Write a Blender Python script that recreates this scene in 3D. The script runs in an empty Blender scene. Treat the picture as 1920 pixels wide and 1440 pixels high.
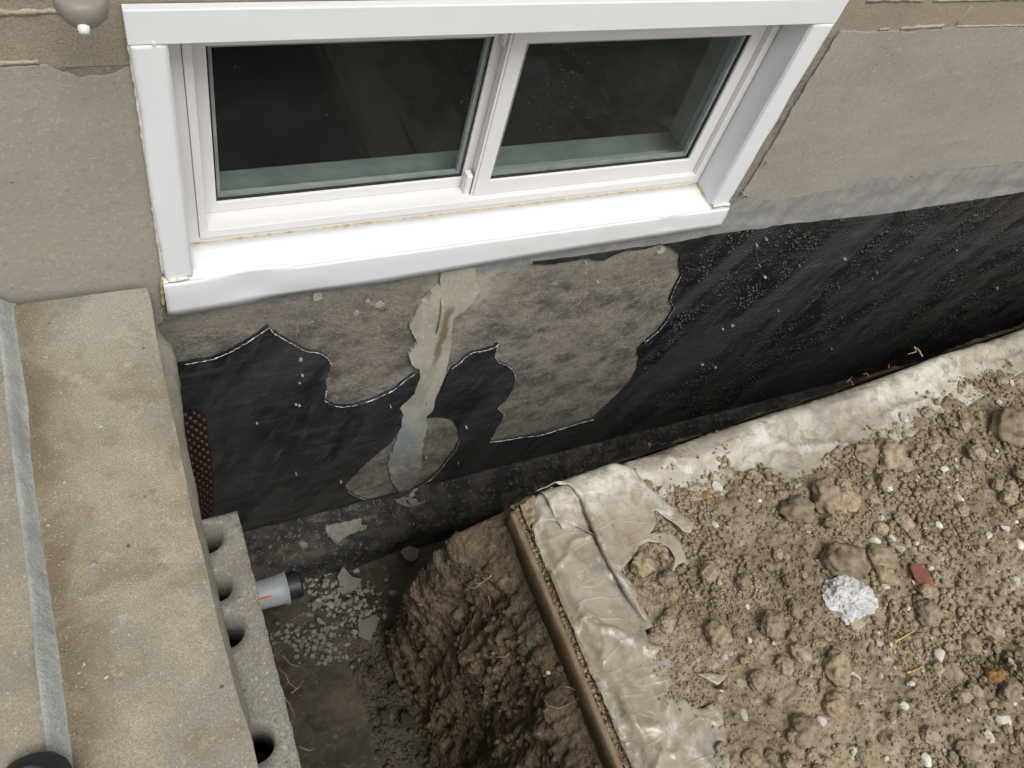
import bpy, bmesh, math, random
import numpy as np
from mathutils import Vector, Matrix, noise as mn
from mathutils.geometry import delaunay_2d_cdt

# ------------------------------------------------------------------ camera, world, sun, exposure
sc = bpy.context.scene
COL = sc.collection
M = np.array([[0.90057, 0, 0], [0, 0, 0], [0, 0, 0]], float)
_rx, _ry, _rz = 0.61190518, -0.22898395, -0.38895978
F_PX = 1587.07686
def _rot(a):
    cx, cy, cz = np.cos(a); sx, sy, sz = np.sin(a)
    return (np.array([[cz, -sz, 0], [sz, cz, 0], [0, 0, 1]]) @ np.array([[cy, 0, sy], [0, 1, 0], [-sy, 0, cy]])
            @ np.array([[1, 0, 0], [0, cx, -sx], [0, sx, cx]]))
M = _rot(np.array([_rx, _ry, _rz]))
CAM = np.array([0.0, -1.0, 1.3])
cd = bpy.data.cameras.new('camera')
cd.sensor_width = 36; cd.lens = F_PX / 1920 * 36; cd.clip_start = 0.02; cd.clip_end = 200
cam = bpy.data.objects.new('camera', cd); COL.objects.link(cam)
mw = Matrix([list(M[i]) + [CAM[i]] for i in range(3)] + [[0, 0, 0, 1]])
cam.matrix_world = mw
sc.camera = cam

SUN_EL, SUN_AZ = math.radians(50), math.radians(218)      # light from the upper left, in front of the wall
w = bpy.data.worlds.new("World"); sc.world = w; w.use_nodes = True
nt = w.node_tree
sky = nt.nodes.new('ShaderNodeTexSky'); sky.sky_type = 'NISHITA'; sky.sun_disc = False
sky.sun_elevation = SUN_EL; sky.sun_rotation = SUN_AZ; sky.dust_density = 3.0; sky.air_density = 1.0; sky.ozone_density = 1.0
hs = nt.nodes.new('ShaderNodeHueSaturation'); hs.inputs['Saturation'].default_value = 0.13
bg = nt.nodes['Background']; bg.inputs['Strength'].default_value = 0.118
nt.links.new(sky.outputs[0], hs.inputs['Color']); nt.links.new(hs.outputs[0], bg.inputs['Color'])
sd = bpy.data.lights.new('sun', 'SUN'); sd.energy = 1.4; sd.angle = math.radians(28); sd.color = (1.0, 0.975, 0.90)
sun = bpy.data.objects.new('sun', sd); COL.objects.link(sun)
# direction towards the sun
sdir = Vector((-0.02, -0.52, 0.90)).normalized()
sun.rotation_euler = sdir.to_track_quat('Z', 'Y').to_euler()
sky.sun_elevation = math.asin(sdir.z); sky.sun_rotation = math.atan2(sdir.x, sdir.y)
sc.view_settings.view_transform = 'Standard'; sc.view_settings.look = 'None'
sc.view_settings.gamma = 1; sc.view_settings.exposure = 0.62
try: sc.cycles.max_bounces = 10; sc.cycles.transparent_max_bounces = 12
except Exception: pass

RND = random.Random(7)
NR = np.random.default_rng(11)

# ------------------------------------------------------------------ measuring helpers: a pixel of the photo to a point on a real plane
def ray(u, v): return M @ np.array([u - 960.0, -(v - 720.0), -F_PX])
def PW(u, v, y=0.0):
    d = ray(u, v); return CAM + d * ((y - CAM[1]) / d[1])
def PZ(u, v, z):
    d = ray(u, v); return CAM + d * ((z - CAM[2]) / d[2])
def PP(u, v, p0, n):
    d = ray(u, v); n = np.array(n, float); return CAM + d * (np.dot(np.array(p0) - CAM, n) / np.dot(d, n))

# ------------------------------------------------------------------ numpy noise
def _hash(ix, iy, s):
    h = (ix.astype(np.int64) * 374761393 + iy.astype(np.int64) * 668265263 + s * 974711) & 0x7fffffff
    h = ((h ^ (h >> 13)) * 1274126177) & 0x7fffffff
    return ((h ^ (h >> 16)) & 0xffff) / 65535.0
def vn(x, y, s=0):
    x = np.asarray(x, float); y = np.asarray(y, float)
    ix = np.floor(x); iy = np.floor(y); fx = x - ix; fy = y - iy
    fx = fx * fx * (3 - 2 * fx); fy = fy * fy * (3 - 2 * fy)
    a = _hash(ix, iy, s); b = _hash(ix + 1, iy, s); c = _hash(ix, iy + 1, s); d = _hash(ix + 1, iy + 1, s)
    return (a * (1 - fx) + b * fx) * (1 - fy) + (c * (1 - fx) + d * fx) * fy
def fbm(x, y, s=0, o=4, g=0.5):
    t = 0; a = 1; n = 0
    x = np.asarray(x, float); y = np.asarray(y, float)
    for i in range(o):
        t = t + a * (vn(x * 2 ** i + 13.7 * i, y * 2 ** i - 7.1 * i, s + i) - 0.5); n += a; a *= g
    return t / n * 2
def sstep(a, b, x):
    t = np.clip((x - a) / (b - a), 0, 1); return t * t * (3 - 2 * t)

# ------------------------------------------------------------------ object helpers
def tag(o, label=None, cat=None, group=None, kind=None):
    if label: o['label'] = label
    if cat: o['category'] = cat
    if group: o['group'] = group
    if kind: o['kind'] = kind
    return o
def thing(name, label, cat, loc=(0, 0, 0), group=None):
    o = bpy.data.objects.new(name, None); COL.objects.link(o); o.location = loc
    o.empty_display_size = 0.05
    return tag(o, label, cat, group)
def wl(o):
    v = Vector((0, 0, 0))
    while o: v = v + o.location; o = o.parent
    return v
def place(o, parent):
    COL.objects.link(o)
    if parent is not None:
        o.parent = parent; o.location = -wl(parent)
    return o
def mobj(name, me, mat, parent=None, smooth=False, bevel=0, label=None):
    o = bpy.data.objects.new(name, me)
    if mat is not None:
        for m in (mat if isinstance(mat, (list, tuple)) else [mat]): me.materials.append(m)
    if smooth: me.polygons.foreach_set('use_smooth', [True] * len(me.polygons))
    place(o, parent)
    if bevel:
        b = o.modifiers.new('bevel', 'BEVEL'); b.width = bevel; b.segments = 2; b.limit_method = 'ANGLE'
    if label: o['label'] = label
    return o
def bmobj(name, bm, mat, parent=None, smooth=False, bevel=0, label=None):
    bmesh.ops.recalc_face_normals(bm, faces=bm.faces)
    me = bpy.data.meshes.new(name); bm.to_mesh(me); bm.free()
    return mobj(name, me, mat, parent, smooth, bevel, label)
def fast_mesh(name, V, Fc):
    V = np.ascontiguousarray(V, np.float32); Fc = np.ascontiguousarray(Fc, np.int32)
    me = bpy.data.meshes.new(name); k = Fc.shape[1]
    me.vertices.add(len(V)); me.vertices.foreach_set('co', V.ravel())
    me.loops.add(Fc.size); me.loops.foreach_set('vertex_index', Fc.ravel())
    me.polygons.add(len(Fc)); me.polygons.foreach_set('loop_start', np.arange(0, Fc.size, k, dtype=np.int32))
    me.polygons.foreach_set('loop_total', np.full(len(Fc), k, np.int32))
    me.update(calc_edges=True); return me
def grid_mesh(name, X, Y, Z):
    n, m = X.shape
    idx = np.arange(n * m).reshape(n, m)
    Fc = np.stack([idx[:-1, :-1], idx[1:, :-1], idx[1:, 1:], idx[:-1, 1:]], -1).reshape(-1, 4)
    return fast_mesh(name, np.stack([X, Y, Z], -1).reshape(-1, 3), Fc)
def add_box(bm, x0, x1, y0, y1, z0, z1):
    v = [bm.verts.new(p) for p in ((x0, y0, z0), (x1, y0, z0), (x1, y1, z0), (x0, y1, z0), (x0, y0, z1), (x1, y0, z1), (x1, y1, z1), (x0, y1, z1))]
    for f in ((0, 3, 2, 1), (4, 5, 6, 7), (0, 1, 5, 4), (1, 2, 6, 5), (2, 3, 7, 6), (3, 0, 4, 7)):
        bm.faces.new([v[i] for i in f])
def box(name, b, mat, parent=None, bevel=0.001, label=None):
    bm = bmesh.new(); add_box(bm, *b); return bmobj(name, bm, mat, parent, False, bevel, label)
def add_ring(bm, o, i, y0, y1):
    """mitred rectangular frame in the wall plane; o, i = (x0, x1, z0, z1)"""
    def q(r, y): return [bm.verts.new(p) for p in ((r[0], y, r[2]), (r[1], y, r[2]), (r[1], y, r[3]), (r[0], y, r[3]))]
    of, jf, ob, ib = q(o, y0), q(i, y0), q(o, y1), q(i, y1)
    for k in range(4):
        n = (k + 1) % 4
        bm.faces.new((of[k], of[n], jf[n], jf[k])); bm.faces.new((ob[n], ob[k], ib[k], ib[n]))
        bm.faces.new((ob[k], ob[n], of[n], of[k])); bm.faces.new((jf[k], jf[n], ib[n], ib[k]))
def tube(bm, pts, rads, n=8, cap=True):
    pts = [Vector(p) for p in pts]; rings = []
    if not isinstance(rads, (list, tuple)): rads = [rads] * len(pts)
    up = Vector((0.13, 0.31, 0.94))
    for i, p in enumerate(pts):
        t = (pts[min(i + 1, len(pts) - 1)] - pts[max(i - 1, 0)]).normalized()
        a = t.cross(up).normalized(); b = t.cross(a)
        rings.append([bm.verts.new(p + (a * math.cos(2 * math.pi * k / n) + b * math.sin(2 * math.pi * k / n)) * rads[i]) for k in range(n)])
    for i in range(len(rings) - 1):
        for k in range(n):
            bm.faces.new((rings[i][k], rings[i][(k + 1) % n], rings[i + 1][(k + 1) % n], rings[i + 1][k]))
    if cap:
        bm.faces.new(rings[0][::-1]); bm.faces.new(rings[-1])
def inpoly(P, poly):
    P = np.asarray(P, float); x, y = P[:, 0], P[:, 1]; r = np.zeros(len(P), bool)
    q = np.asarray(poly, float); n = len(q)
    for i in range(n):
        x1, y1 = q[i]; x2, y2 = q[(i + 1) % n]
        if y1 == y2: continue
        c = ((y1 > y) != (y2 > y)) & (x < (x2 - x1) * (y - y1) / (y2 - y1) + x1); r ^= c
    return r
def sdist(P, poly):
    """signed distance, positive inside"""
    P = np.asarray(P, float); q = np.asarray(poly, float); d = np.full(len(P), 1e9)
    for i in range(len(q)):
        a = q[i]; b = q[(i + 1) % len(q)]; ab = b - a; L = max((ab ** 2).sum(), 1e-12)
        t = np.clip(((P - a) @ ab) / L, 0, 1); e = P - a - t[:, None] * ab
        d = np.minimum(d, np.sqrt((e ** 2).sum(1)))
    return np.where(inpoly(P, q), d, -d)
def jag(poly, step=0.012, amp=0.0025, closed=True, seed=1):
    r = random.Random(seed); out = []; n = len(poly)
    for i in range(n if closed else n - 1):
        a = Vector(poly[i][:2]); b = Vector(poly[(i + 1) % n][:2]); L = (b - a).length; k = max(1, int(L / step))
        nn = Vector((-(b - a).y, (b - a).x)).normalized() if L > 0 else Vector((0, 0))
        for j in range(k):
            p = a.lerp(b, j / k)
            if j: p = p + nn * r.uniform(-amp, amp)
            out.append((p.x, p.y))
    if not closed: out.append(tuple(poly[-1][:2]))
    return out
def region(outer, holes=(), sp=0.02, seed=1):
    """triangulated 2-D region with inner points; returns verts (N,2), tris"""
    r = np.random.default_rng(seed)
    V = []; E = []
    for loop in [outer] + list(holes):
        b = len(V); V += [Vector(p) for p in loop]; n = len(loop)
        E += [(b + i, b + (i + 1) % n) for i in range(n)]
    o = np.array(outer); lo = o.min(0); hi = o.max(0)
    gx, gy = np.meshgrid(np.arange(lo[0], hi[0], sp), np.arange(lo[1], hi[1], sp))
    G = np.stack([gx.ravel(), gy.ravel()], 1); G += r.uniform(-0.25, 0.25, G.shape) * sp
    k = sdist(G, outer) > sp * 0.4
    for h in holes: k &= sdist(G, h) < -sp * 0.4
    V += [Vector(p) for p in G[k]]
    vs, es, fs, *_ = delaunay_2d_cdt(V, E, [], 0, 1e-6)
    P = np.array([(p.x, p.y) for p in vs]); T = np.array(fs)
    c = P[T].mean(1); k = inpoly(c, outer)
    for h in holes: k &= ~inpoly(c, h)
    return P, T[k]
def wall_sheet(name, outer, mat, y, th, parent, holes=(), sp=0.02, disp=None, smooth=True, label=None, seed=1):
    """closed thin layer lying on the wall (coordinates x, z), front at y (toward the viewer), back at y+th"""
    P, T = region(outer, holes, sp, seed)
    dy = disp(P[:, 0], P[:, 1]) if disp is not None else 0
    n = len(P)
    Fv = np.stack([P[:, 0], y + dy * np.ones(n), P[:, 1]], 1); Bv = np.stack([P[:, 0], np.full(n, y + th), P[:, 1]], 1)
    e = {}
    for t in T:
        for a, b in ((t[0], t[1]), (t[1], t[2]), (t[2], t[0])):
            e[(a, b)] = e.get((a, b), 0) + 1
    S = []
    for (a, b) in e:
        if (b, a) not in e: S.append((b, a, a + n)); S.append((b, a + n, b + n))
    F = np.concatenate([T, np.array(S, int)])
    me = fast_mesh(name, np.concatenate([Fv, Bv]), F)
    bm = bmesh.new(); bm.from_mesh(me); bmesh.ops.recalc_face_normals(bm, faces=bm.faces)
    # normals must face the viewer
    bm.to_mesh(me); bm.free()
    o = mobj(name, me, mat, parent, False, 0, label)
    if smooth:
        flags = [abs(p.normal.y) > 0.6 for p in me.polygons]; me.polygons.foreach_set('use_smooth', flags)
        es = o.modifiers.new('edge', 'EDGE_SPLIT'); es.split_angle = math.radians(45)
    return o

# ------------------------------------------------------------------ material helpers
class NT:
    def __init__(s, name):
        s.m = bpy.data.materials.new(name); s.m.use_nodes = True; s.t = s.m.node_tree
        s.b = s.t.nodes['Principled BSDF']; s.out = s.t.nodes['Material Output']
        s.tc = s.t.nodes.new('ShaderNodeTexCoord').outputs['Object']
    def n(s, typ, **kw):
        x = s.t.nodes.new(typ)
        for k, v in kw.items(): setattr(x, k, v)
        return x
    def put(s, sock, v):
        if isinstance(v, bpy.types.NodeSocket): s.t.links.new(v, sock)
        elif isinstance(v, (tuple, list)) and len(v) == 3 and sock.type == 'RGBA': sock.default_value = (*v, 1)
        else: sock.default_value = v
    def map(s, scale=(1, 1, 1), rot=(0, 0, 0), loc=(0, 0, 0), src=None):
        x = s.n('ShaderNodeMapping'); s.put(x.inputs[0], src or s.tc)
        x.inputs['Scale'].default_value = scale; x.inputs['Rotation'].default_value = rot; x.inputs['Location'].default_value = loc
        return x.outputs[0]
    def noise(s, sc_, d=4, r=0.55, co=None, dist=0.0):
        x = s.n('ShaderNodeTexNoise'); s.put(x.inputs['Vector'], co or s.tc); x.inputs['Scale'].default_value = sc_
        x.inputs['Detail'].default_value = d; x.inputs['Roughness'].default_value = r; x.inputs['Distortion'].default_value = dist
        return x.outputs[0]
    def voro(s, sc_, co=None, feat='F1', rnd=1.0):
        x = s.n('ShaderNodeTexVoronoi', feature=feat); s.put(x.inputs['Vector'], co or s.tc); x.inputs['Scale'].default_value = sc_
        x.inputs['Randomness'].default_value = rnd
        return x.outputs['Distance']
    def vcol(s, sc_, co=None):
        x = s.n('ShaderNodeTexVoronoi'); s.put(x.inputs['Vector'], co or s.tc); x.inputs['Scale'].default_value = sc_
        return x.outputs['Color']
    def mr(s, v, a, b, c=0.0, d=1.0, smooth=True):
        x = s.n('ShaderNodeMapRange'); x.interpolation_type = 'SMOOTHSTEP' if smooth else 'LINEAR'
        s.put(x.inputs[0], v); 
        for i, q in enumerate((a, b, c, d)): x.inputs[i + 1].default_value = q
        return x.outputs[0]
    def math(s, op, a, b=0.0):
        x = s.n('ShaderNodeMath', operation=op); s.put(x.inputs[0], a); s.put(x.inputs[1], b); return x.outputs[0]
    def mix(s, f, a, b, mode='MIX'):
        x = s.n('ShaderNodeMix', data_type='RGBA', blend_type=mode); s.put(x.inputs[0], f); s.put(x.inputs[6], a); s.put(x.inputs[7], b)
        return x.outputs[2]
    def xyz(s):
        x = s.n('ShaderNodeSeparateXYZ'); s.put(x.inputs[0], s.tc); return x.outputs
    def bump(s, h, strength=0.5, dist=0.002, prev=None):
        x = s.n('ShaderNodeBump'); s.put(x.inputs['Height'], h); x.inputs['Strength'].default_value = strength
        x.inputs['Distance'].default_value = dist
        if prev is not None: s.put(x.inputs['Normal'], prev)
        return x.outputs[0]
    def fin(s, col=None, rough=None, nrm=None, spec=None, **kw):
        if col is not None: s.put(s.b.inputs['Base Color'], col)
        if rough is not None: s.put(s.b.inputs['Roughness'], rough)
        if nrm is not None: s.put(s.b.inputs['Normal'], nrm)
        if spec is not None: s.put(s.b.inputs['Specular IOR Level'], spec)
        for k, v in kw.items(): s.put(s.b.inputs[k], v)
        return s.m

def m_concrete(name, c1, c2, c3, grain=420, streak=None, bump=0.35, pit=True, spec=0.3, rough=0.88, dark=0.45):
    t = NT(name)
    a = t.noise(3.2, 5, 0.6); b = t.noise(11, 5, 0.65)
    col = t.mix(t.mr(a, 0.36, 0.64), c1, c2)
    col = t.mix(t.mr(b, 0.5, 0.74), col, c3)
    g = t.noise(grain, 2, 0.7)
    col = t.mix(t.mr(g, 0.3, 0.7, 0, 0.5), col, (c2[0] * dark, c2[1] * dark, c2[2] * dark))
    g2 = t.noise(grain * 0.6, 2, 0.7, t.map(loc=(3, 5, 1)))
    col = t.mix(t.mr(g2, 0.60, 0.72, 0, 0.5), col, (min(1, c1[0] * 1.7), min(1, c1[1] * 1.7), min(1, c1[2] * 1.7)))
    n = t.bump(g, bump, 0.0012)
    n = t.bump(t.noise(60, 5, 0.6), bump * 0.9, 0.003, n)
    if pit:
        v = t.voro(55, t.map(loc=(1, 2, 3))); pm = t.mr(v, 0.05, 0.13, 1, 0)
        vis = t.mr(t.noise(9, 2), 0.5, 0.6); pm = t.math('MULTIPLY', pm, vis)
        col = t.mix(t.math('MULTIPLY', pm, 0.6), col, (0.06, 0.05, 0.04)); n = t.bump(t.math('SUBTRACT', 1.0, pm), 0.5, 0.002, n)
    return t.fin(col, rough, n, spec)

# parging: smooth trowelled grey-tan render
def m_parging():
    t = NT('grey trowelled render')
    a = t.noise(2.6, 4, 0.55, t.map((1, 1, 2.2))); b = t.noise(7, 6, 0.6, t.map((1, 1, 3), (0, 0.15, 0)))
    col = t.mix(t.mr(a, 0.35, 0.65), (0.300, 0.278, 0.238), (0.258, 0.243, 0.216))
    col = t.mix(t.mr(b, 0.48, 0.72, 0, 0.7), col, (0.325, 0.308, 0.262))
    g = t.noise(520, 2, 0.7); col = t.mix(t.mr(g, 0.3, 0.7, 0.0, 0.38), col, (0.14, 0.125, 0.105))
    g3 = t.noise(150, 4, 0.75); col = t.mix(t.mr(g3, 0.54, 0.66, 0.0, 0.5), col, (0.40, 0.37, 0.32)); g4 = t.noise(110, 5, 0.78, t.map(loc=(3, 3, 9))); col = t.mix(t.mr(g4, 0.54, 0.66, 0.0, 0.45), col, (0.165, 0.15, 0.128))
    # hairline cracks and small pits
    wc = t.n('ShaderNodeTexNoise'); t.put(wc.inputs['Vector'], t.tc); wc.inputs['Scale'].default_value = 16; wc.inputs['Detail'].default_value = 5
    vm = t.n('ShaderNodeVectorMath', operation='MULTIPLY_ADD'); t.put(vm.inputs[0], wc.outputs['Color']); vm.inputs[1].default_value = (0.12, 0.0, 0.12); t.put(vm.inputs[2], t.tc)
    cr = t.voro(5.5, vm.outputs[0], 'DISTANCE_TO_EDGE'); crm = t.mr(cr, 0.0, 0.004, 0.8, 0)
    crm = t.math('MULTIPLY', crm, t.mr(t.noise(9, 3), 0.60, 0.66))
    v = t.voro(38, t.map(loc=(1, 2, 3))); pm = t.math('MULTIPLY', t.mr(v, 0.03, 0.09, 1, 0), t.mr(t.noise(8, 2), 0.5, 0.58))
    pm = t.math('MAXIMUM', pm, t.math('MULTIPLY', crm, 0.4))
    col = t.mix(t.math('MULTIPLY', pm, 0.65), col, (0.075, 0.062, 0.05))
    st = t.mr(t.noise(16, 3, 0.6, t.map(loc=(4.1, 0, 2))), 0.66, 0.75, 0, 0.55); col = t.mix(st, col, (0.17, 0.125, 0.075))
    n = t.bump(g, 0.35, 0.001); n = t.bump(g4, 0.4, 0.0015, n); n = t.bump(b, 0.25, 0.004, n); n = t.bump(t.math('SUBTRACT', 1.0, pm), 0.5, 0.002, n)
    return t.fin(col, 0.9, n, 0.25)

def m_slab():
    t = NT('weathered tan concrete'); X, Y, Z = t.xyz()
    a = t.noise(4.5, 6, 0.65); b = t.noise(9, 8, 0.72, None, 0.5); c = t.noise(26, 6, 0.75)
    col = t.mix(t.mr(a, 0.42, 0.58), (0.315, 0.276, 0.200), (0.240, 0.228, 0.195))
    col = t.mix(t.mr(t.math('ADD', Y, t.math('MULTIPLY', a, 0.12)), -0.22, 0.02, 0, 0.75), col, (0.300, 0.295, 0.262))
    col = t.mix(t.mr(b, 0.48, 0.62, 0, 0.75), col, (0.190, 0.155, 0.105)); col = t.mix(t.mr(b, 0.34, 0.47, 0.5, 0), col, (0.365, 0.325, 0.245))
    col = t.mix(t.mr(c, 0.54, 0.66, 0, 0.6), col, (0.40, 0.37, 0.30))
    col = t.mix(t.mr(t.noise(22, 4, 0.7, t.map(loc=(5, 2, 0))), 0.62, 0.70, 0, 0.45), col, (0.30, 0.205, 0.12))
    col = t.mix(t.math('MULTIPLY', t.mr(X, -0.09, -0.155), t.mr(b, 0.3, 0.6, 0.4, 1.0)), col, (0.15, 0.118, 0.080))
    g = t.noise(420, 2, 0.8); col = t.mix(t.mr(g, 0.35, 0.7, 0, 0.6), col, (0.12, 0.105, 0.085))
    g2 = t.noise(330, 2, 0.8, t.map(loc=(3, 5, 1))); col = t.mix(t.mr(g2, 0.60, 0.70, 0, 0.55), col, (0.50, 0.47, 0.40))
    v = t.voro(30, t.map(loc=(1, 2, 3))); pm = t.math('MULTIPLY', t.mr(v, 0.04, 0.12, 1, 0), t.mr(t.noise(9, 2), 0.5, 0.56))
    col = t.mix(t.math('MULTIPLY', pm, 0.75), col, (0.055, 0.042, 0.030))
    n = t.bump(g, 0.45, 0.0016); n = t.bump(c, 0.5, 0.004, n); n = t.bump(b, 0.4, 0.006, n); n = t.bump(t.math('SUBTRACT', 1.0, pm), 0.6, 0.002, n)
    return t.fin(col, 0.9, n, 0.25)

def m_block():
    t = NT('old block courses')
    x = t.n('ShaderNodeTexBrick'); t.put(x.inputs['Vector'], t.map((1, 1, 1), (math.pi / 2, 0, 0)))
    col = t.mix(t.mr(t.noise(6, 5), 0.35, 0.65), (0.29, 0.245, 0.185), (0.25, 0.225, 0.18))
    g = t.noise(300, 3, 0.7); col = t.mix(t.mr(g, 0.35, 0.7, 0, 0.55), col, (0.13, 0.105, 0.085))
    pk = t.noise(45, 4, 0.6); col = t.mix(t.mr(pk, 0.58, 0.7, 0, 0.5), col, (0.33, 0.25, 0.20))
    n = t.bump(g, 0.55, 0.002); n = t.bump(pk, 0.5, 0.004, n)
    return t.fin(col, 0.92, n, 0.2)

def m_bareconc():
    """foundation concrete where the rubber coat has been torn off: tar residue in horizontal smears"""
    t = NT('tar stained bare concrete')
    st = t.map((1, 1, 1.25), (0, 0.22, 0))
    a = t.noise(9, 10, 0.74, st, 0.0); b = t.noise(42, 8, 0.78, st, 0.15); c = t.noise(4, 3)
    col = t.mix(t.mr(a, 0.36, 0.62), (0.080, 0.074, 0.065), (0.33, 0.300, 0.250))
    col = t.mix(t.mr(b, 0.38, 0.66, 0.0, 0.75), col, (0.155, 0.137, 0.113), )
    col = t.mix(t.mr(b, 0.55, 0.61, 0.0, 0.75), col, (0.40, 0.37, 0.315))
    k = t.noise(95, 8, 0.8, t.map((1, 1, 1.2), (0, 0.2, 0)), 0.1); col = t.mix(t.mr(k, 0.54, 0.62, 0, 0.85), col, (0.032, 0.031, 0.030))
    d = t.noise(15, 8, 0.72, t.map((1, 1, 1.5), (0, 0.3, 0), (2, 0, 1)), 0.2); col = t.mix(t.mr(d, 0.49, 0.68, 0, 0.75), col, (0.040, 0.038, 0.036))
    col = t.mix(t.mr(t.noise(13, 6, 0.7, t.map(loc=(7, 3, 1))), 0.54, 0.68, 0, 0.6), col, (0.165, 0.125, 0.090))
    X, Y, Z = t.xyz(); col = t.mix(t.math('MULTIPLY', t.mr(Z, -0.09, 0.06), t.mr(b, 0.35, 0.6, 0.2, 0.8)), col, (0.30, 0.275, 0.235))
    g = t.noise(600, 2, 0.8); col = t.mix(t.mr(g, 0.3, 0.75, 0, 0.5), col, (0.05, 0.045, 0.04))
    for q_, (lo_, hi_, cc_) in enumerate(((0.56, 0.60, (0.43, 0.40, 0.35)), (0.57, 0.61, (0.028, 0.027, 0.026)))):
        gq = t.noise(170, 5, 0.8, t.map(loc=(q_ * 3 + 1, 2, 5))); zq = t.mr(t.noise(11, 5, 0.7, t.map(loc=(q_ * 7, 1, 2))), 0.44, 0.58)
        col = t.mix(t.math('MULTIPLY', t.mr(gq, lo_, hi_, 0, 0.85), zq), col, cc_)
    hal = t.math('ABSOLUTE', t.math('SUBTRACT', t.math('SUBTRACT', X, 0.64), t.math('MULTIPLY', Z, 0.22)))
    hm = t.math('MULTIPLY', t.mr(hal, 0.03, 0.13, 1, 0), t.mr(a, 0.36, 0.56, 0.25, 0.95)); hm = t.math('MULTIPLY', hm, t.mr(Z, -0.22, -0.02))
    col = t.mix(hm, col, (0.36, 0.335, 0.285))
    sc2 = t.noise(30, 6, 0.8, t.map((1, 1, 5), (0, 0.35, 0), (1, 0, 6)), 0.3); col = t.mix(t.mr(sc2, 0.62, 0.68, 0, 0.6), col, (0.42, 0.40, 0.36))
    w = t.noise(210, 4, 0.8, t.map(loc=(3, 0, 8))); col = t.mix(t.mr(w, 0.66, 0.73, 0, 0.8), col, (0.50, 0.48, 0.44))
    n = t.bump(b, 0.7, 0.006); n = t.bump(g, 0.5, 0.0015, n); n = t.bump(k, 0.6, 0.003, n)
    return t.fin(col, 0.85, n, 0.3)

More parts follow.
